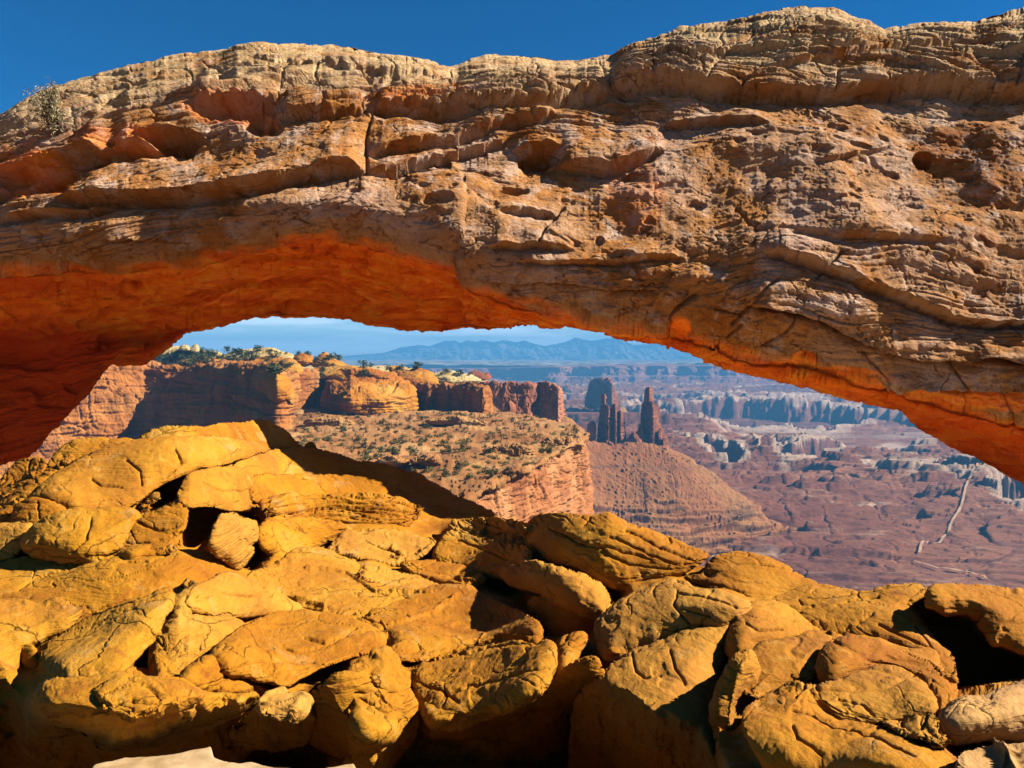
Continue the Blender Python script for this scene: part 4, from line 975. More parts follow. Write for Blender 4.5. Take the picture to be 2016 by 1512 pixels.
def rock(name, cat, label, poly, D, mat, H, R, det, res=1.2, group=None, slope=0.0, vref=None, **kw):
    p = np.array(poly, float)
    vr = p[:, 1].max() if vref is None else vref
    def Df(u, v):
        d = D(u, v) if callable(D) else interp(D, u)
        return d * (1 + slope * (vr - v) / 100.0)
    o = relief(name, poly, Df, M[mat], H, R, res=res, detail=det, pad=kw.pop('pad', 8), wob=kw.pop('wob', 3.0), wsc=kw.pop('wsc', 16.0), **kw)
    tag(o, label, cat, group)
    return o


rock('cliff', 'cliff', 'streaked sandstone cliff with a dark alcove, behind the left leg of the arch',
     [(-90, 720), (120, 712), (220, 713), (300, 714), (400, 714), (500, 716), (545, 722), (575, 738), (584, 762), (585, 860), (594, 900), (560, 940), (-90, 990)],
     [(-90, 405), (90, 432), (200, 452), (285, 470), (302, 468), (360, 462), (430, 446), (500, 424), (528, 408), (545, 400), (552, 401), (586, 418)],
     'wall', 9, 7, cliff_detail(26, .35, 1.1, 1.4, 0, .6), slope=.02, vref=900, edge_k=6)
rock('rock_dome', 'dome', 'orange rounded buttress capping the corner of the alcove cliff',
     [(497, 745), (505, 731), (530, 728), (560, 734), (577, 748), (583, 770), (580, 800), (560, 790), (545, 792), (520, 775), (500, 765)],
     [(497, 422), (545, 396), (583, 410)], 'dome', 9, 12, cliff_detail(14, .2, .5, 1.0, 5))
rock('cliff', 'cliff', 'straight sunlit cliff in the bay right of the alcove cliff',
     [(570, 728), (600, 722), (628, 731), (660, 738), (662, 790), (664, 800), (662, 818), (570, 822)],
     [(570, 505), (626, 530), (630, 540), (650, 560)], 'wall', 5, 5, cliff_detail(22, .5, .5, .6, 3))
rock('cliff', 'cliff', 'long dome topped cliff with dark streaked foot, left of centre above the rubble bench',
     [(634, 742), (650, 728), (690, 722), (740, 727), (790, 742), (815, 762), (822, 790), (822, 816), (760, 819), (690, 816), (655, 812), (636, 800)],
     lambda u, v: interp([(634, 525), (650, 500), (690, 486), (760, 496), (822, 520)], u) + 46 * sstep(792, 735, v) ** 1.6, 'dome', 7, 6, cliff_detail(20, .35, 1.1, 1.3, 8, .5))
rock('cliff', 'cliff', 'dark fluted cliff between the long dome topped cliff and the straight red cliff',
     [(815, 762), (825, 749), (850, 748), (880, 756), (940, 756), (962, 757), (970, 790), (973, 812), (950, 822), (880, 820), (818, 818)],
     [(815, 540), (845, 520), (848, 530), (900, 515), (950, 496), (954, 497), (973, 520)], 'wall', 6, 5, cliff_detail(20, .9, .6, .8, 11))
rock('rock_dome', 'dome', 'dark round buttress standing at the foot of the straight red cliff',
     [(990, 810), (994, 794), (1003, 788), (1014, 792), (1017, 808), (1012, 822), (996, 824)], [(980, 600), (1020, 600)], 'red', 10, 10, cliff_detail(10, .3, .5, 1))
rock('cliff', 'cliff', 'straight flat topped red cliff with vertical columns, left of the rock towers',
     [(930, 753), (970, 751), (1040, 752), (1098, 753), (1106, 775), (1112, 810), (1118, 835), (1090, 836), (1030, 826), (990, 812), (960, 790), (932, 776)],
     [(930, 735), (970, 712), (1040, 706), (1060, 716), (1100, 702), (1118, 745)], 'red', 5, 4, cliff_detail(15, 1.6, .6, .6, 15), slope=.03, res=1.0)
rock('debris_fan', 'talus', 'debris fan at the foot of the straight red cliff',
     [(960, 792), (1000, 795), (1060, 815), (1110, 818), (1140, 835), (1165, 862), (1120, 858), (1040, 840), (960, 828)],
     [(960, 640), (1170, 640)], 'talus', 14, 30, cliff_detail(18, .2, .3, 1.2, 2), slope=.35)
# slickrock hills on the rim
for nm, lab, poly, Dm, mt, H in [
    ('slickrock_mound', 'pale slickrock hill dotted with junipers just right of the arch leg', [(250, 722), (262, 704), (300, 688), (340, 681), (380, 684), (420, 693), (470, 700), (480, 718), (400, 724)], 640, 'pale', 30),
    ('rock_outcrop', 'small bare knob on the summit of the pale slickrock hill', [(372, 690), (377, 680), (385, 675), (392, 679), (396, 690), (386, 696)], 628, 'pale', 5),
    ('rock_outcrop', 'flatter pale knob left of the summit knob on the slickrock hill', [(352, 690), (358, 680), (368, 677), (376, 682), (376, 692)], 630, 'pale', 5),
    ('slickrock_mound', 'long smooth cream coloured dome on the skyline', [(432, 708), (450, 693), (500, 688), (545, 689), (575, 697), (590, 712), (560, 724), (470, 722)], 590, 'pale', 26),
    ('rock_dome', 'low orange dome in front of the cream coloured dome', [(340, 722), (360, 706), (400, 701), (430, 706), (450, 722), (400, 728)], 560, 'dome', 14),
    ('rock_dome', 'broad orange slope below the cream coloured dome', [(440, 726), (470, 708), (520, 700), (560, 704), (590, 716), (600, 730), (520, 734)], 545, 'dome', 22),
    ('rock_dome', 'flat topped brown dome left of the pointed beehive dome', [(572, 716), (580, 701), (596, 695), (612, 699), (620, 712), (604, 722)], 570, 'dome', 16),
    ('rock_dome', 'pointed beehive dome, tallest of the orange domes on the skyline', [(608, 722), (622, 704), (636, 695), (648, 697), (668, 709), (690, 724), (650, 732)], 560, 'dome', 20),
    ('rock_dome', 'small orange dome in front of the flat topped brown dome', [(540, 730), (556, 710), (570, 705), (584, 716), (600, 728), (590, 740), (560, 742)], 500, 'dome', 14),
    ('rock_dome', 'orange slope running down to the right from the beehive dome', [(590, 742), (620, 722), (680, 718), (740, 724), (780, 738), (760, 752), (680, 750)], 530, 'dome', 16),
    ('rock_dome', 'small brown twin dome right of the orange slope, near the far cliff tops', [(762, 728), (772, 719), (786, 717), (800, 724), (806, 734), (784, 740)], 590, 'dome', 9),
    ('rock_dome', 'orange shoulder right of the long dome topped cliff', [(765, 752), (790, 730), (820, 722), (845, 730), (868, 750), (850, 762), (800, 768)], 560, 'dome', 18),
    ('slickrock_mound', 'low bushy tan hill behind the dark fluted cliff', [(832, 752), (850, 732), (890, 727), (925, 736), (952, 752), (900, 762)], 640, 'pale', 20),
    ('rock_outcrop', 'small red crag on the rim behind the straight red cliff', [(914, 744), (922, 730), (940, 728), (952, 736), (962, 732), (972, 746), (940, 752)], 760, 'red', 8),
]:
    rock(nm, 'hill' if 'hill' in nm else 'dome', lab, poly, [(0, Dm), (2000, Dm)], mt, H, H * 1.1, cliff_detail(16, .1, .9, 1.0, Dm * .1), res=1.1, slope=.12, wob=2.0)


# rim ground joining the hills
def rimland():
    xs, ys = np.meshgrid(np.linspace(-520, 0, 240), np.linspace(600, 1100, 140))
    z = -15 - 13 * sstep(-170, -95, xs) + 3 * fbm(xs / 60, ys / 60, xs * 0, 4) - 70 * sstep(-40, -15, xs)
    o = build('rim_terrain', np.stack([xs, ys, z], -1).reshape(-1, 3), gridfaces(*xs.shape), M['pale'])
    tag(o, kind='structure')


rimland()
BZ = -37.0


def bench():
    poly = [(440, 905), (575, 806), (640, 803), (740, 806), (820, 806), (900, 806), (980, 808), (1060, 820), (1115, 832), (1150, 848), (1160, 862), (1120, 880), (1056, 918), (1010, 940),
            (960, 962), (915, 1000), (880, 1050), (700, 1050), (500, 1000)]
    def det(P, uu, vv, sd, dm):
        x, y = P[..., 0], P[..., 1]
        a = fbm(x / 26, y / 26, x * 0, 4)
        st = np.round(a * 6 + .5 * noise3(x / 11, y / 26, 0 * x)) / 6
        return 2.0 * a + 3.2 * st + 1.0 * fbm(x / 6, y / 17, x * 0, 3, .6) - .5
    o = relief('bench_terrain', poly, lambda u, v: dplane(BZ, u, v), M['bench'], 0.5, 3, res=1.1, detail=det, pad=10, wob=4, edge_k=8)
    tag(o, kind='structure')


bench()
rock('cliff', 'cliff', 'pale pink cliff face below the edge of the rubble bench, left of the talus slope',
     [(860, 1060), (880, 1030), (925, 985), (955, 958), (1000, 945), (1049, 924), (1090, 900), (1129, 868), (1150, 858), (1160, 880), (1166, 930), (1168, 980), (1170, 1040), (1168, 1075), (900, 1075)],
     [(860, 185), (930, 214), (1000, 232), (1049, 254), (1075, 262), (1080, 275), (1129, 318), (1150, 330), (1158, 336), (1170, 356)], 'pink', 6, 4, cliff_detail(13, .8, .8, 1.3, 4, .8), slope=.02, res=1.1, vref=1000)
for lab, poly, Dm, H in [
    ('dark fronted ledge block in the middle of the rubble bench', [(962, 902), (966, 880), (1000, 873), (1050, 874), (1056, 895), (1048, 914), (990, 918)], 292, 4),
    ('layered ledge at the right edge of the rubble bench', [(1056, 880), (1070, 866), (1110, 858), (1146, 862), (1150, 880), (1128, 896), (1090, 905), (1062, 905)], 320, 5),
    ('rounded pale block with flat facets at the near left of the rubble bench', [(738, 912), (745, 900), (775, 894), (805, 905), (806, 918), (770, 924)], 262, 3),
    ('long low block beside the faceted block on the rubble bench', [(806, 915), (812, 900), (840, 890), (858, 898), (870, 912), (850, 924)], 260, 3),
    ('dark ledge along the back of the rubble bench under the fluted cliff', [(830, 832), (850, 820), (900, 818), (945, 826), (960, 836), (900, 842)], 410, 4),
    ('shadowed overhang low on the rubble bench above the pink cliff', [(966, 932), (985, 922), (1030, 920), (1046, 932), (1020, 944), (980, 946)], 238, 3),
    ('stepped ledge across the left of the rubble bench below the straight sunlit cliff', [(592, 832), (610, 820), (650, 822), (700, 830), (690, 842), (620, 846)], 410, 3),
]:
    rock('rock_ledge', 'ledge', lab, poly, [(0, Dm), (2000, Dm)], 'bench', H, H * .8, cliff_detail(7, .6, 1.5, 1.2, Dm * .3, .8), res=1.0)

# ------------------------------------------------------------------ towers
TD = 1150
def tower(label, pieces):
    root = empty('rock_tower', tuple(float(q) for q in pt(*pieces[0][3])))
    tag(root, label, 'rock tower')
    for nm, poly, D, _, H, R, sc in pieces:
        o = relief(nm, poly, lambda u, v, D=D: interp(D, u), M['tower'], H, R, res=.7, detail=cliff_detail(sc, 1.5, 1.0, .8, len(poly) + poly[0][0] * .1, .8), pad=7, wob=1.3, wsc=6, smooth=1, grow=2.4)
        o.parent = root
        o.location = -root.location
    return root


tower('right hand rock tower, a tall pillar with a blocky head, dark on its left side', [
    ('shaft', [(1262, 880), (1263, 840), (1263, 812), (1265, 796), (1270, 790), (1286, 792), (1290, 799), (1297, 806), (1296, 828), (1299, 850), (1300, 884)], [(1262, 1160), (1283, 1122), (1287, 1122), (1300, 1150)], (1280, 880, 1130), 4, 4, 8),
    ('base', [(1244, 886), (1254, 856), (1262, 832), (1296, 830), (1304, 850), (1311, 864), (1316, 886)], [(1244, 1160), (1284, 1136), (1318, 1160)], 0, 4, 4, 8),
    ('head', [(1269, 794), (1270, 779), (1271, 768), (1275, 763), (1281, 764), (1284, 768), (1283, 780), (1286, 794), (1278, 798)], [(1268, 1142), (1278, 1122), (1286, 1136)], 0, 3, 3, 5),
    ('shoulder', [(1286, 826), (1288, 800), (1294, 797), (1298, 808), (1297, 822), (1293, 830)], [(1285, 1128), (1300, 1146)], 0, 3, 3, 5),
    ('buttress', [(1297, 886), (1298, 850), (1302, 842), (1306, 852), (1308, 886)], [(1296, 1122), (1310, 1140)], 0, 3, 3, 6),
    ('buttress', [(1306, 886), (1307, 862), (1311, 858), (1315, 866), (1317, 886)], [(1305, 1118), (1318, 1136)], 0, 3, 3, 6),
    ('buttress', [(1243, 872), (1250, 856), (1258, 846), (1264, 838), (1268, 884), (1250, 884)], [(1240, 1150), (1266, 1122)], 0, 4, 4, 7),
])
tower('broader left hand rock tower with a small balanced knob on its slender tip', [
    ('shaft', [(1178, 884), (1179, 840), (1182, 812), (1184, 800), (1190, 796), (1202, 806), (1206, 884)], [(1176, 1140), (1198, 1104), (1207, 1124)], (1200, 884, 1120), 5, 5, 8),
    ('base', [(1176, 886), (1180, 830), (1184, 806), (1206, 802), (1222, 814), (1228, 850), (1234, 886)], [(1176, 1150), (1205, 1130), (1236, 1152)], 0, 4, 4, 8),
    ('spire', [(1184, 806), (1186, 788), (1184, 782), (1186, 777), (1191, 777), (1193, 782), (1190, 789), (1195, 806)], [(1183, 1124), (1190, 1116), (1196, 1124)], 0, 2.5, 2.5, 4),
    ('buttress', [(1200, 884), (1202, 812), (1206, 797), (1213, 798), (1217, 812), (1218, 884)], [(1199, 1122), (1212, 1106), (1219, 1124)], 0, 4, 4, 8),
    ('buttress', [(1215, 884), (1216, 815), (1221, 808), (1227, 822), (1229, 850), (1234, 872), (1230, 884)], [(1213, 1130), (1222, 1112), (1236, 1136)], 0, 4, 4, 8),
    ('buttress', [(1189, 888), (1191, 850), (1196, 838), (1201, 850), (1203, 888)], [(1188, 1108), (1204, 1108)], 0, 3, 3, 6),
])
rock('rock_pillar', 'rock pillar', 'stubby rounded pillar leaning against the left hand rock tower',
     [(1153, 868), (1154, 848), (1158, 834), (1166, 827), (1173, 832), (1174, 850), (1174, 882), (1160, 880)], [(1150, 1118), (1180, 1104)], 'tower', 9, 8, cliff_detail(10, 1.0, .6, .8, 2), res=.8, wob=1.2, wsc=6)
rock('rock_pillar', 'rock pillar', 'row of low jagged pinnacles between the two rock towers',
     [(1222, 880), (1230, 866), (1238, 860), (1244, 850), (1252, 852), (1262, 866), (1268, 884), (1240, 888)], [(1220, 1105), (1270, 1098)], 'tower', 8, 7, cliff_detail(10, 2.0, .6, .9, 9), res=.8, wob=1.5, wsc=5)
rock('rock_pillar', 'rock pillar', 'small knobs of rock at the foot of the left hand rock tower',
     [(1180, 888), (1186, 872), (1196, 866), (1208, 872), (1212, 886), (1196, 892)], [(1180, 1090), (1215, 1080)], 'tower', 6, 5, cliff_detail(8, 1.4, .6, .9, 19), res=.8, wob=1.5, wsc=5)
rock('butte', 'butte', 'flat topped dark butte with sheer fluted walls behind the rock towers',
     [(1150, 800), (1156, 772), (1160, 752), (1170, 745), (1204, 744), (1208, 760), (1216, 776), (1222, 796), (1218, 806), (1160, 806)],
     [(1150, 2260), (1185, 2150), (1205, 2120), (1222, 2180)], 'tower', 26, 16, cliff_detail(26, 1.8, .6, .6, 41), res=.7, wob=1.0, wsc=6, slope=.02, smooth=1, grow=1.0)
rock('butte_skirt', 'talus', 'debris skirt spreading round the foot of the flat topped butte',
     [(1095, 838), (1120, 822), (1140, 806), (1160, 798), (1205, 796), (1224, 800), (1240, 812), (1265, 824), (1290, 834), (1240, 850), (1150, 852)],
     [(1095, 2100), (1185, 2000), (1290, 2100)], 'talus', 60, 90, cliff_detail(40, .5, .5, 1.0, 5), slope=.30, res=1.0)


# ------------------------------------------------------------------ talus under the towers
def talus():
    poly = [(1110, 850), (1150, 866), (1180, 874), (1240, 872), (1300, 874), (1322, 880), (1360, 902), (1400, 930), (1440, 958), (1500, 1000), (1540, 1040), (1560, 1080), (1450, 1100), (1100, 1100), (1100, 900)]
    def Df(u, v):
        # a cone: ridge under the towers, both flanks falling away
        sm = lambda p: sum(interp(p, u + k) for k in (-45, -30, -15, 0, 15, 30, 45)) / 7.0
        vt = sm([(1100, 868), (1320, 878), (1560, 1050)])
        z = interp([(1100, -118), (1240, -128), (1320, -138), (1440, -195), (1560, -250)], u)
        top = dplane(-128.0, u, 872.0 + 0 * v)
        d = sm([(1000, 980), (1180, 1085), (1270, 1090), (1400, 1060), (1560, 1010)])
        return d * (1 - 0.125 * np.clip((v - vt) / 180.0, -.2, 1.6))
    def det(P, uu, vv, sd, dm):
        x, y, z = P[..., 0], P[..., 1], P[..., 2]
        g = noise3((x - z * .35) / 11, y / 60, z / 90)
        d = .8 * g - .9 * np.clip(1 - np.abs(g) / .10, 0, 1) * sstep(-.1, .3, noise3(x / 50, y / 50, z / 80)) + 6 * fbm(x / 60, y / 60, z / 60, 3)
        low = sstep(960, 1030, vv + 20 * noise3(uu / 40, uu * 0, uu * 0))
        st = noise3(x / 90, y / 90, z / 6.0)
        d = d + low * 11 * (st + .5 * noise3(x / 30, y / 30, z / 3.0)) + 2.0 * fbm(x / 8, y / 8, z / 8, 4, .75)
        r = noise3(x / 5.0, y / 5.0, z / 5.0)
        return d + 3.0 * sstep(.30, .55, r) * (0.4 + .6 * noise3(x / 30, y / 30, z / 30 + 9))
    o = relief('talus_slope', poly, Df, M['talus'], 12, 40, res=1.0, detail=det, pad=10, wob=5, wsc=20)
    tag(o, 'broad brown talus slope strewn with boulders below the two rock towers', 'talus slope')


talus()


# ------------------------------------------------------------------ canyon floor
FZ = -250.0


def terr(x, y):
    """height of the terraced canyon country, how pale its rims are, and where its scarps run"""
    w = fbm(x / 500.0, y / 500.0, x * 0, 3) * 260
    a = fbm((x + w) / 2000.0 + 3.1, (y - w) / 640.0, x * 0, 4, .5) * 3.4 + .35
    rough = fbm(x / 150.0, y / 80.0, x * 0 + 2, 4, .6)
    a2 = a + .20 * rough
    k = np.floor(a2); f = a2 - k
    z = ((k + sstep(.0, .05, f)) * 44 + 6 * f) * (1 - .88 * sstep(1250, 950, y))
    rim = .8 * sstep(.05, .08, f) * sstep(.20, .11, f + .05 * rough) * ((k % 2) == 0) * sstep(-.35, .0, fbm(x / 900, y / 500, x * 0 + 4, 2))
    b = fbm((x + .4 * w) / 620.0 + 9, y / 170.0, x * 0 + 5, 4, .5) * 5
    fb_ = b - np.floor(b)
    z = z + (np.floor(b) + sstep(0, .07, fb_)) * 12
    scarp = np.maximum(1 - np.clip(f / .07, 0, 1), 1 - np.clip(fb_ / .10, 0, 1))
    c_ = fbm(x / 200.0, y / 75.0, x * 0 + 15, 4, .6) * 6
    z = z + (np.floor(c_) + sstep(0, .12, c_ - np.floor(c_))) * 4.5
    scarp = np.maximum(scarp, .7 * (1 - np.clip((c_ - np.floor(c_)) / .12, 0, 1)))
    g = noise3(x / 70 + .6 * noise3(x / 40, y / 40, x * 0), y / 160, x * 0 + 3)
    z = z - 4 * np.clip(1 - np.abs(g) / .08, 0, 1)
    z = np.where(z < 0, z * .6, z)
    return np.clip(z, -55, 95), rim, scarp


CANYONS = [([(1455, 905), (1560, 904), (1640, 890), (1760, 881), (1850, 886), (1900, 905), (1840, 914), (1760, 924), (1660, 928), (1600, 948), (1540, 956), (1520, 930)], 42),
           ([(1330, 818), (1450, 816), (1640, 822), (1720, 834), (1640, 852), (1480, 848), (1350, 830)], 40),
           ([(1945, 1000), (1975, 984), (2080, 980), (2080, 1032), (1990, 1030), (1950, 1015)], 30),
           ([(1700, 958), (1860, 962), (1980, 985), (1900, 998), (1780, 980)], 24), ([(1330, 905), (1400, 918), (1470, 950), (1440, 962), (1380, 940)], 22)]


def basin():
    V = np.concatenate([np.linspace(1240, 1000, 260), np.linspace(999, 800, 330), np.linspace(799.5, 762, 110)])
    U = np.arange(840, 2420, 2.0)
    uu, vv = np.meshgrid(U, V)
    D = dplane(FZ, uu, vv)
    P = pt(uu, vv, D)
    x, y = P[..., 0], P[..., 1]
    z, rim, scarp = terr(x, y)
    amp = sstep(650, 1500, y) * .35 + .65
    flat = np.exp(-((vv - 870 - (uu - 1500) * .0) / 22.0) ** 2) * sstep(1380, 1450, uu)
    # the dark branching canyons sunk below pale rims
    cz = uu * 0
    qu = uu + 26 * fbm(uu / 70, vv / 14, uu * 0 + 1, 4, .6); qv = vv + 9 * fbm(uu / 60, vv / 12, uu * 0 + 8, 4, .6)
    for cp, dep in CANYONS:
        sd_c, _, _ = polydist(qu, qv, np.array(cp, float))
        cz = cz - dep * sstep(0, 3.0, sd_c)
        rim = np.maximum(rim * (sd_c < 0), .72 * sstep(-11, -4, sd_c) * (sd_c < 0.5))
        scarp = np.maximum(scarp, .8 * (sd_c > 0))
        z = np.where(sd_c > 3, z * .5 + 9 * fbm(x / 60, y / 60, x * 0 + 3, 4, .6), z)
    P[..., 2] += cz
    P[..., 2] += z * amp * (1 - .8 * flat) * (1 - .6 * sstep(1000, 1150, vv) * sstep(1700, 1850, uu)) * (1 - .25 * sstep(1050, 1120, vv))
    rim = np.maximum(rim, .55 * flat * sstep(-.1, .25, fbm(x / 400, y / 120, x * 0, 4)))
    # outer apron so that a step to the side still sees land
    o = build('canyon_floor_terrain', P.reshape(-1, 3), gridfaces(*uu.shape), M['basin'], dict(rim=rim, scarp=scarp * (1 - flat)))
    tag(o, kind='structure')
    xs, ys = np.meshgrid(np.linspace(-9000, 9000, 40), np.linspace(-3000, 16000, 40))
    o = build('lowland_terrain', np.stack([xs, ys, xs * 0 - 420], -1).reshape(-1, 3), gridfaces(*xs.shape), M['basin'], dict(rim=xs * 0, scarp=xs * 0))
    tag(o, kind='structure')


basin()


def road(name, label, pts, w):
    p = np.array(pts, float)
    t = np.linspace(0, len(p) - 1, 160)
    uu = np.interp(t, np.arange(len(p)), p[:, 0]); vv = np.interp(t, np.arange(len(p)), p[:, 1])
    uu = uu + 3 * fbm(t * 1.3, t * 0, t * 0, 2); vv = vv + 1.5 * fbm(t * 1.1, t * 0 + 5, t * 0, 2)
    D = dplane(FZ, uu, vv)
    P = pt(uu, vv, D)
    x, y = P[:, 0], P[:, 1]
    tx = np.gradient(x); ty = np.gradient(y); n = np.hypot(tx, ty) + 1e-6
    rows = []
    for s in (-w, 0, w):
        X = x - ty / n * s; Y = y + tx / n * s
        z, rim, scarp = terr(X, Y)
        amp = sstep(650, 1500, Y) * .35 + .65
        vq = HOR + F * 250.0 / Y; uq = 1008 + F * X / Y
        flat = np.exp(-((vq - 870) / 22.0) ** 2) * sstep(1380, 1450, uq)
        Z = FZ + z * amp * (1 - .8 * flat) * (1 - .6 * sstep(1000, 1150, vq) * sstep(1700, 1850, uq)) * (1 - .25 * sstep(1050, 1120, vq)) + 3.5
        rows.append(np.stack([X, Y, Z], -1))
    G = np.array(rows)
    o = build(name, G.reshape(-1, 3), gridfaces(3, len(t)), M['dirt'])
    tag(o, kind='structure')


road('dirt_road', '', [(2100, 940), (2000, 958), (1940, 985), (1905, 1010), (1890, 1045), (1850, 1075), (1815, 1085), (1810, 1100)], 1.5)
road('dirt_track', '', [(1620, 872), (1600, 885), (1570, 895), (1540, 905), (1480, 918), (1500, 935), (1490, 950)], 2.2)
road('dry_wash', '', [(1800, 1110), (1850, 1125), (1900, 1130), (1940, 1148)], 1.5)


# ------------------------------------------------------------------ far mesa, plateau and mountains
def far_mesa():
    U = np.arange(780, 2600, 1.6)
    V = np.concatenate([np.linspace(721, 745, 34), np.linspace(745.6, 790, 60)])
    uu, vv = np.meshgrid(U, V)
    base = 5600 + 420 * fbm(uu / 170.0, uu * 0, uu * 0, 3, .4) + 90 * np.abs(noise3(uu / 50.0, uu * 0 + 2, uu * 0))
    base = base + 500 * sstep(1110, 980, uu)
    t = (vv - 721) / 69.0
    prof = [(0, 0), (.02, 0), (.26, 30), (.30, 110), (.45, 150), (.50, 330), (.62, 380), (.66, 620), (.78, 680), (.82, 900), (1, 1500)]
    D = base - interp(prof, t)
    D = D - 90 * fbm(uu / 24.0, vv / 30.0, uu * 0 + 4, 4, .55) * sstep(0, .05, t)
    top = interp([(780, 727), (1000, 725), (1100, 723), (1260, 720), (1500, 722), (2600, 724)], U)
    vv = top + (vv - 721) * (1 - (top - 721) / 70.0)
    P = pt(uu, vv, D)
    lip = P[0].copy(); lip[:, 1] += 40; lip[:, 2] += 3
    far = P[0].copy() * 2.4; far[:, 2] = P[0][:, 2] * 1.05
    P = np.concatenate([far[None], lip[None], P], 0)
    o = build('far_mesa', P.reshape(-1, 3), gridfaces(P.shape[0], P.shape[1]), M['mesa'])
    tag(o, 'long level mesa wall across the canyon, hazy blue with sunlit buttresses', 'mesa')
    # bright broken slickrock country between the mesa and the mountains
    xs, ys = np.meshgrid(np.linspace(-4200, 6500, 560), np.linspace(6200, 13500, 240))
    z = -78 + 60 * np.maximum(fbm(xs / 420, ys / 700, xs * 0, 5, .6), -.1)
    o = build('plateau_terrain', np.stack([xs, ys, z], -1).reshape(-1, 3), gridfaces(*xs.shape), M['scrub'])
    tag(o, kind='structure')


far_mesa()


def mountains():
    sky_ = [(400, 708), (560, 706), (664, 702), (700, 699), (754, 695), (789, 684), (824, 679), (845, 681), (876, 671), (897, 671), (907, 675), (921, 669), (938, 673), (949, 669), (973, 674), (990, 669), (1005, 671), (1015, 674),
            (1032, 670), (1049, 676), (1070, 681), (1090, 678), (1112, 674), (1133, 664), (1150, 669), (1165, 671), (1178, 669), (1192, 666), (1203, 666), (1212, 663), (1225, 669), (1237, 675), (1247, 679), (1292, 677),
            (1350, 688), (1420, 694), (1600, 703), (2300, 708)]
    U = np.arange(400, 2300, 1.3); T = np.linspace(0, 1, 60)
    vt = interp(sky_, U) + .8 * fbm(U / 9, U * 0, U * 0, 3)
    uu, tt = np.meshgrid(U, T)
    vv = vt + (716 - vt) * tt
    D = 14200 - 2600 * tt ** 1.2
    wq = fbm(uu / 40.0, vv / 12.0, uu * 0, 3)
    rg = np.abs(noise3(uu / 34.0 + wq * .8, tt * 1.5 + wq, uu * 0)) + .45 * np.abs(noise3(uu / 13.0 + wq, tt * 3 + wq, uu * 0 + 4)) + .25 * np.abs(fbm(uu / 6.0, tt * 6, uu * 0 + 8, 3))
    D = D + 1000 * rg * sstep(0, .12, tt)
    P = pt(uu, vv, D)
    b = P[0].copy(); b[:, 1] += 1500; b[:, 2] = -200
    P = np.concatenate([b[None], P], 0)
    o = build('distant_mountains', P.reshape(-1, 3), gridfaces(P.shape[0], P.shape[1]), M['mount'])
    tag(o, kind='structure')


mountains()


# ------------------------------------------------------------------ loose boulders and shrubs
def lump_mesh(name, seed, mat, flat=.7):
    r = np.random.RandomState(seed)
    n = 9
    th, ph = np.meshgrid(np.linspace(0, 2 * math.pi, 13)[:-1], np.linspace(0, math.pi, n))
    d = np.stack([np.cos(th) * np.sin(ph), np.sin(th) * np.sin(ph), np.cos(ph)], -1)
    rad = np.ones(th.shape)
    for _ in range(9):                          # cut facets
        nn = r.randn(3); nn /= np.linalg.norm(nn)
        c = .55 + .3 * r.rand()
        dot = (d * nn).sum(-1)
        rad = np.where(dot * rad > c, c / np.maximum(dot, 1e-3), rad)
    P = d * rad[..., None] * np.array([1, .8, flat])
    P[..., 2] += .35 * flat
    q = gridfaces(n, 12)
    idx = np.arange(n * 12).reshape(n, 12)
    w = np.stack([idx[:-1, -1], idx[1:, -1], idx[1:, 0], idx[:-1, 0]], -1)
    q = np.concatenate([q, w])
    o = build(name, P.reshape(-1, 3), q, mat, smooth=False)
    return o


def bush_mesh(name, seed, mat, n=170, leaf=.16, tall=1.0):
    r = np.random.RandomState(seed)
    cl = r.randn(9, 3) * [.42, .42, .28] + [0, 0, .55]
    co = []; q = []
    for i in range(n):
        c = cl[r.randint(9)] + r.randn(3) * .20
        c[2] = abs(c[2]) * tall
        a = r.randn(3); a /= np.linalg.norm(a); b = np.cross(a, r.randn(3)); b /= np.linalg.norm(b)
        s = leaf * (.6 + .8 * r.rand())
        k = len(co)
        co += [c - a * s, c - b * s * .6, c + a * s, c + b * s * .6]
        q.append([k, k + 1, k + 2, k + 3])
    return build(name, np.array(co), np.array(q), mat, smooth=False)


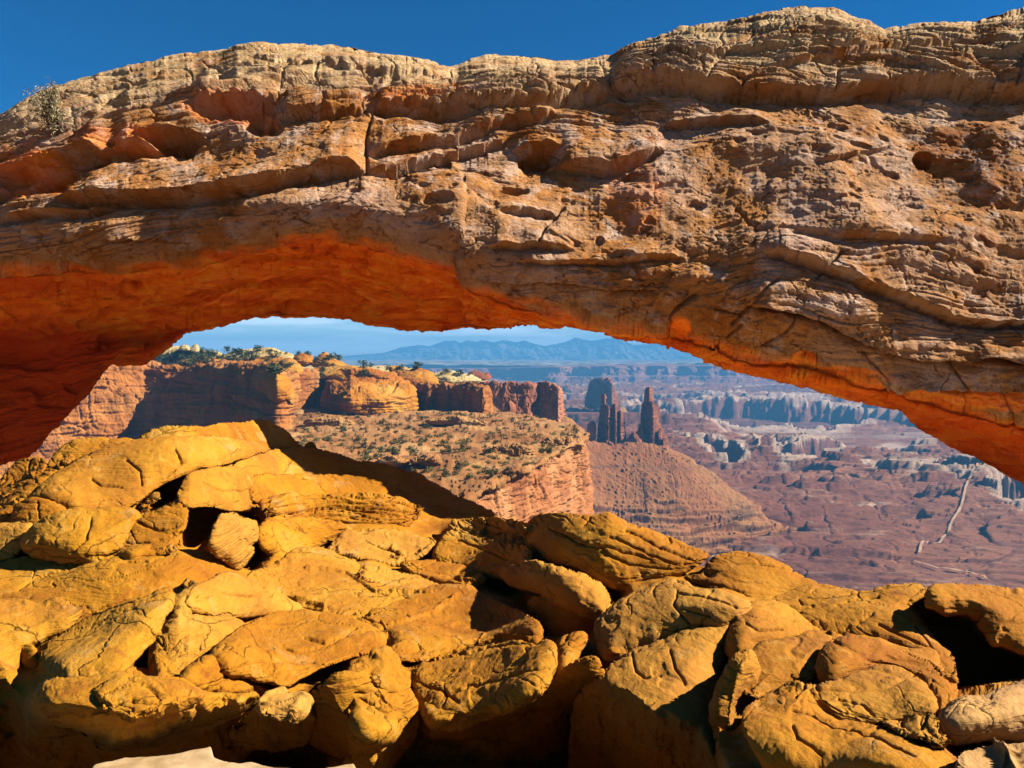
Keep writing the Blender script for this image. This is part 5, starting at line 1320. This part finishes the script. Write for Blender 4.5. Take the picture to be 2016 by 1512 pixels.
def scatter():
    r = random.Random(5)
    dg = bpy.context.evaluated_depsgraph_get()
    bpy.context.view_layer.update()
    def ground(u, v, want):
        d = Vector(pt(u, v, 1.0)); d.normalize()
        ok, loc, nr, i, ob, mt = S.ray_cast(bpy.context.evaluated_depsgraph_get(), Vector((0, 0, 0)), d)
        if ok and ob.name.split('.')[0] in want: return loc
        return None
    def spread(protos, n, region, want, size, label, cat, group):
        done = 0; tries = 0; used = set()
        while done < n and tries < n * 12:
            tries += 1
            u, v = region(r)
            loc = ground(u, v, want)
            if loc is None: continue
            k = r.randrange(len(protos))
            o = protos[k]
            if k in used:
                o = o.copy(); COL.objects.link(o)
            used.add(k)
            s = size(r, loc)
            o.location = loc; o.rotation_euler = (0, 0, r.uniform(0, 6.28)); o.scale = (s * r.uniform(.8, 1.3), s, s * r.uniform(.7, 1.1))
            tag(o, label, cat, group); done += 1
        for k, o in enumerate(protos):
            if k not in used: bpy.data.objects.remove(o)
    B = [lump_mesh('boulder', 20 + i, M['bench']) for i in range(7)]
    spread(B, 290, lambda r: (r.uniform(590, 1155), 812 + 150 * r.random() ** 1.3), ('bench_terrain',), lambda r, l: .5 + 2.0 * r.random() ** 2.5,
           'angular tan block lying on the rubble bench among many like it', 'boulder', 'loose blocks on the rubble bench')
    T = [lump_mesh('boulder', 60 + i, M['talus'], .9) for i in range(5)]
    spread(T, 200, lambda r: (r.uniform(1170, 1520), r.uniform(885, 1075)), ('talus_slope',), lambda r, l: 1.2 + 3.6 * r.random() ** 3,
           'brown boulder lying on the talus slope among many like it', 'boulder', 'boulders on the talus slope')
    J = [bush_mesh('juniper_shrub', 80 + i, M['leaf'], tall=1.2) for i in range(5)]
    spread(J, 95, lambda r: (r.uniform(595, 1140), 812 + 130 * r.random() ** 1.2), ('bench_terrain',), lambda r, l: .8 + 1.3 * r.random() ** 1.5,
           'small dark green juniper shrub on the rubble bench, one of many', 'shrub', 'junipers on the rubble bench')
    G = [bush_mesh('sage_shrub', 90 + i, M['sage'], tall=.7) for i in range(4)]
    spread(G, 190, lambda r: (r.uniform(590, 1130), 812 + 130 * r.random()), ('bench_terrain',), lambda r, l: .7 + 1.0 * r.random(),
           'low yellow green brush plant on the rubble bench, one of many', 'shrub', 'brush on the rubble bench')
    K = [bush_mesh('juniper_shrub', 110 + i, M['leaf'], tall=1.2) for i in range(5)]
    def rg(r):
        if r.random() < .72:
            return r.gauss(385, 48), r.gauss(706, 7)
        return r.uniform(440, 950), r.uniform(690, 745)
    spread(K, 110, rg, ('slickrock_mound', 'rock_dome', 'rim_terrain'), lambda r, l: 1.6 + 3.0 * r.random(),
           'dark green juniper on the slickrock rim and hills, one of many', 'shrub', 'junipers on the rim')


scatter()


# ------------------------------------------------------------------ the dry shrub on the arch
def dry_shrub():
    r = np.random.RandomState(3)
    base = pt(120, 262, 12.2)
    root = empty('dry_shrub', tuple(float(c) for c in base))
    tag(root, 'straggly half dead shrub growing from a crack in the arch at the upper left', 'shrub')
    tip = pt(80, 192, 11.9)
    co = []; q = []; lc = []; lq = []
    def tube(a, b, ra, rb):
        d = b - a; d = d / (np.linalg.norm(d) + 1e-9)
        s = np.cross(d, [0, 1, .3]); s /= np.linalg.norm(s); t = np.cross(d, s)
        k = len(co)
        for c, rr in ((a, ra), (b, rb)):
            for j in range(5):
                an = j * 2 * math.pi / 5
                co.append(c + rr * (math.cos(an) * s + math.sin(an) * t))
        for j in range(5):
            q.append([k + j, k + (j + 1) % 5, k + 5 + (j + 1) % 5, k + 5 + j])
    def grow(a, d, ln, rad, lev):
        n = 4
        for i in range(n):
            b = a + d * ln / n + r.randn(3) * ln * .05
            tube(a, b, rad * (1 - i / n * .5), rad * (1 - (i + 1) / n * .5))
            d = d + r.randn(3) * .14; d /= np.linalg.norm(d)
            if lev < 3:
                for _ in range(1 if lev == 2 else 2):
                    e = d + r.randn(3) * .55; e /= np.linalg.norm(e)
                    grow(b, e, ln * .55, rad * .5, lev + 1)
            else:
                for _ in range(r.randint(2)):
                    c = b + r.randn(3) * .03; m = r.randn(3); m /= np.linalg.norm(m); p = np.cross(m, r.randn(3)); p /= np.linalg.norm(p)
                    k = len(lc); lc.extend([c - m * .022, c - p * .007, c + m * .022, c + p * .007]); lq.append([k, k + 1, k + 2, k + 3])
            a = b
    d0 = (tip - base); L0 = np.linalg.norm(d0); d0 /= L0
    b0 = np.array(base) * 0
    for _ in range(4):
        e = d0 + r.randn(3) * .18; e /= np.linalg.norm(e)
        grow(b0 + r.randn(3) * .03, e, L0 * .72, .024, 0)
    build('branches', np.array(co), np.array(q), M['wood'], parent=root)
    build('leaves', np.array(lc), np.array(lq), M['straw'], parent=root, smooth=False)


dry_shrub()


# ------------------------------------------------------------------ air
def haze():
    x0, x1, y0, y1, z0, z1 = -15000, 15000, -4000, 17500, -440, 390
    co = [(x, y, z) for x in (x0, x1) for y in (y0, y1) for z in (z0, z1)]
    q = [(0, 1, 3, 2), (4, 6, 7, 5), (0, 4, 5, 1), (2, 3, 7, 6), (0, 2, 6, 4), (1, 5, 7, 3)]
    m = bpy.data.materials.new('haze_air'); m.use_nodes = True
    t = m.node_tree
    t.nodes.remove(t.nodes['Principled BSDF'])
    pv = t.nodes.new('ShaderNodeVolumePrincipled')
    pv.inputs['Color'].default_value = (0.068, 0.245, 0.49, 1)
    pv.inputs['Density'].default_value = HAZE_D
    pv.inputs['Anisotropy'].default_value = 0.0
    t.links.new(pv.outputs[0], t.nodes['Material Output'].inputs['Volume'])
    o = build('haze', np.array(co), np.array(q), m, smooth=False)
    tag(o, 'thin blue haze filling the air over the canyon', 'haze', kind='stuff')


HAZE_D = 1.35e-4
haze()
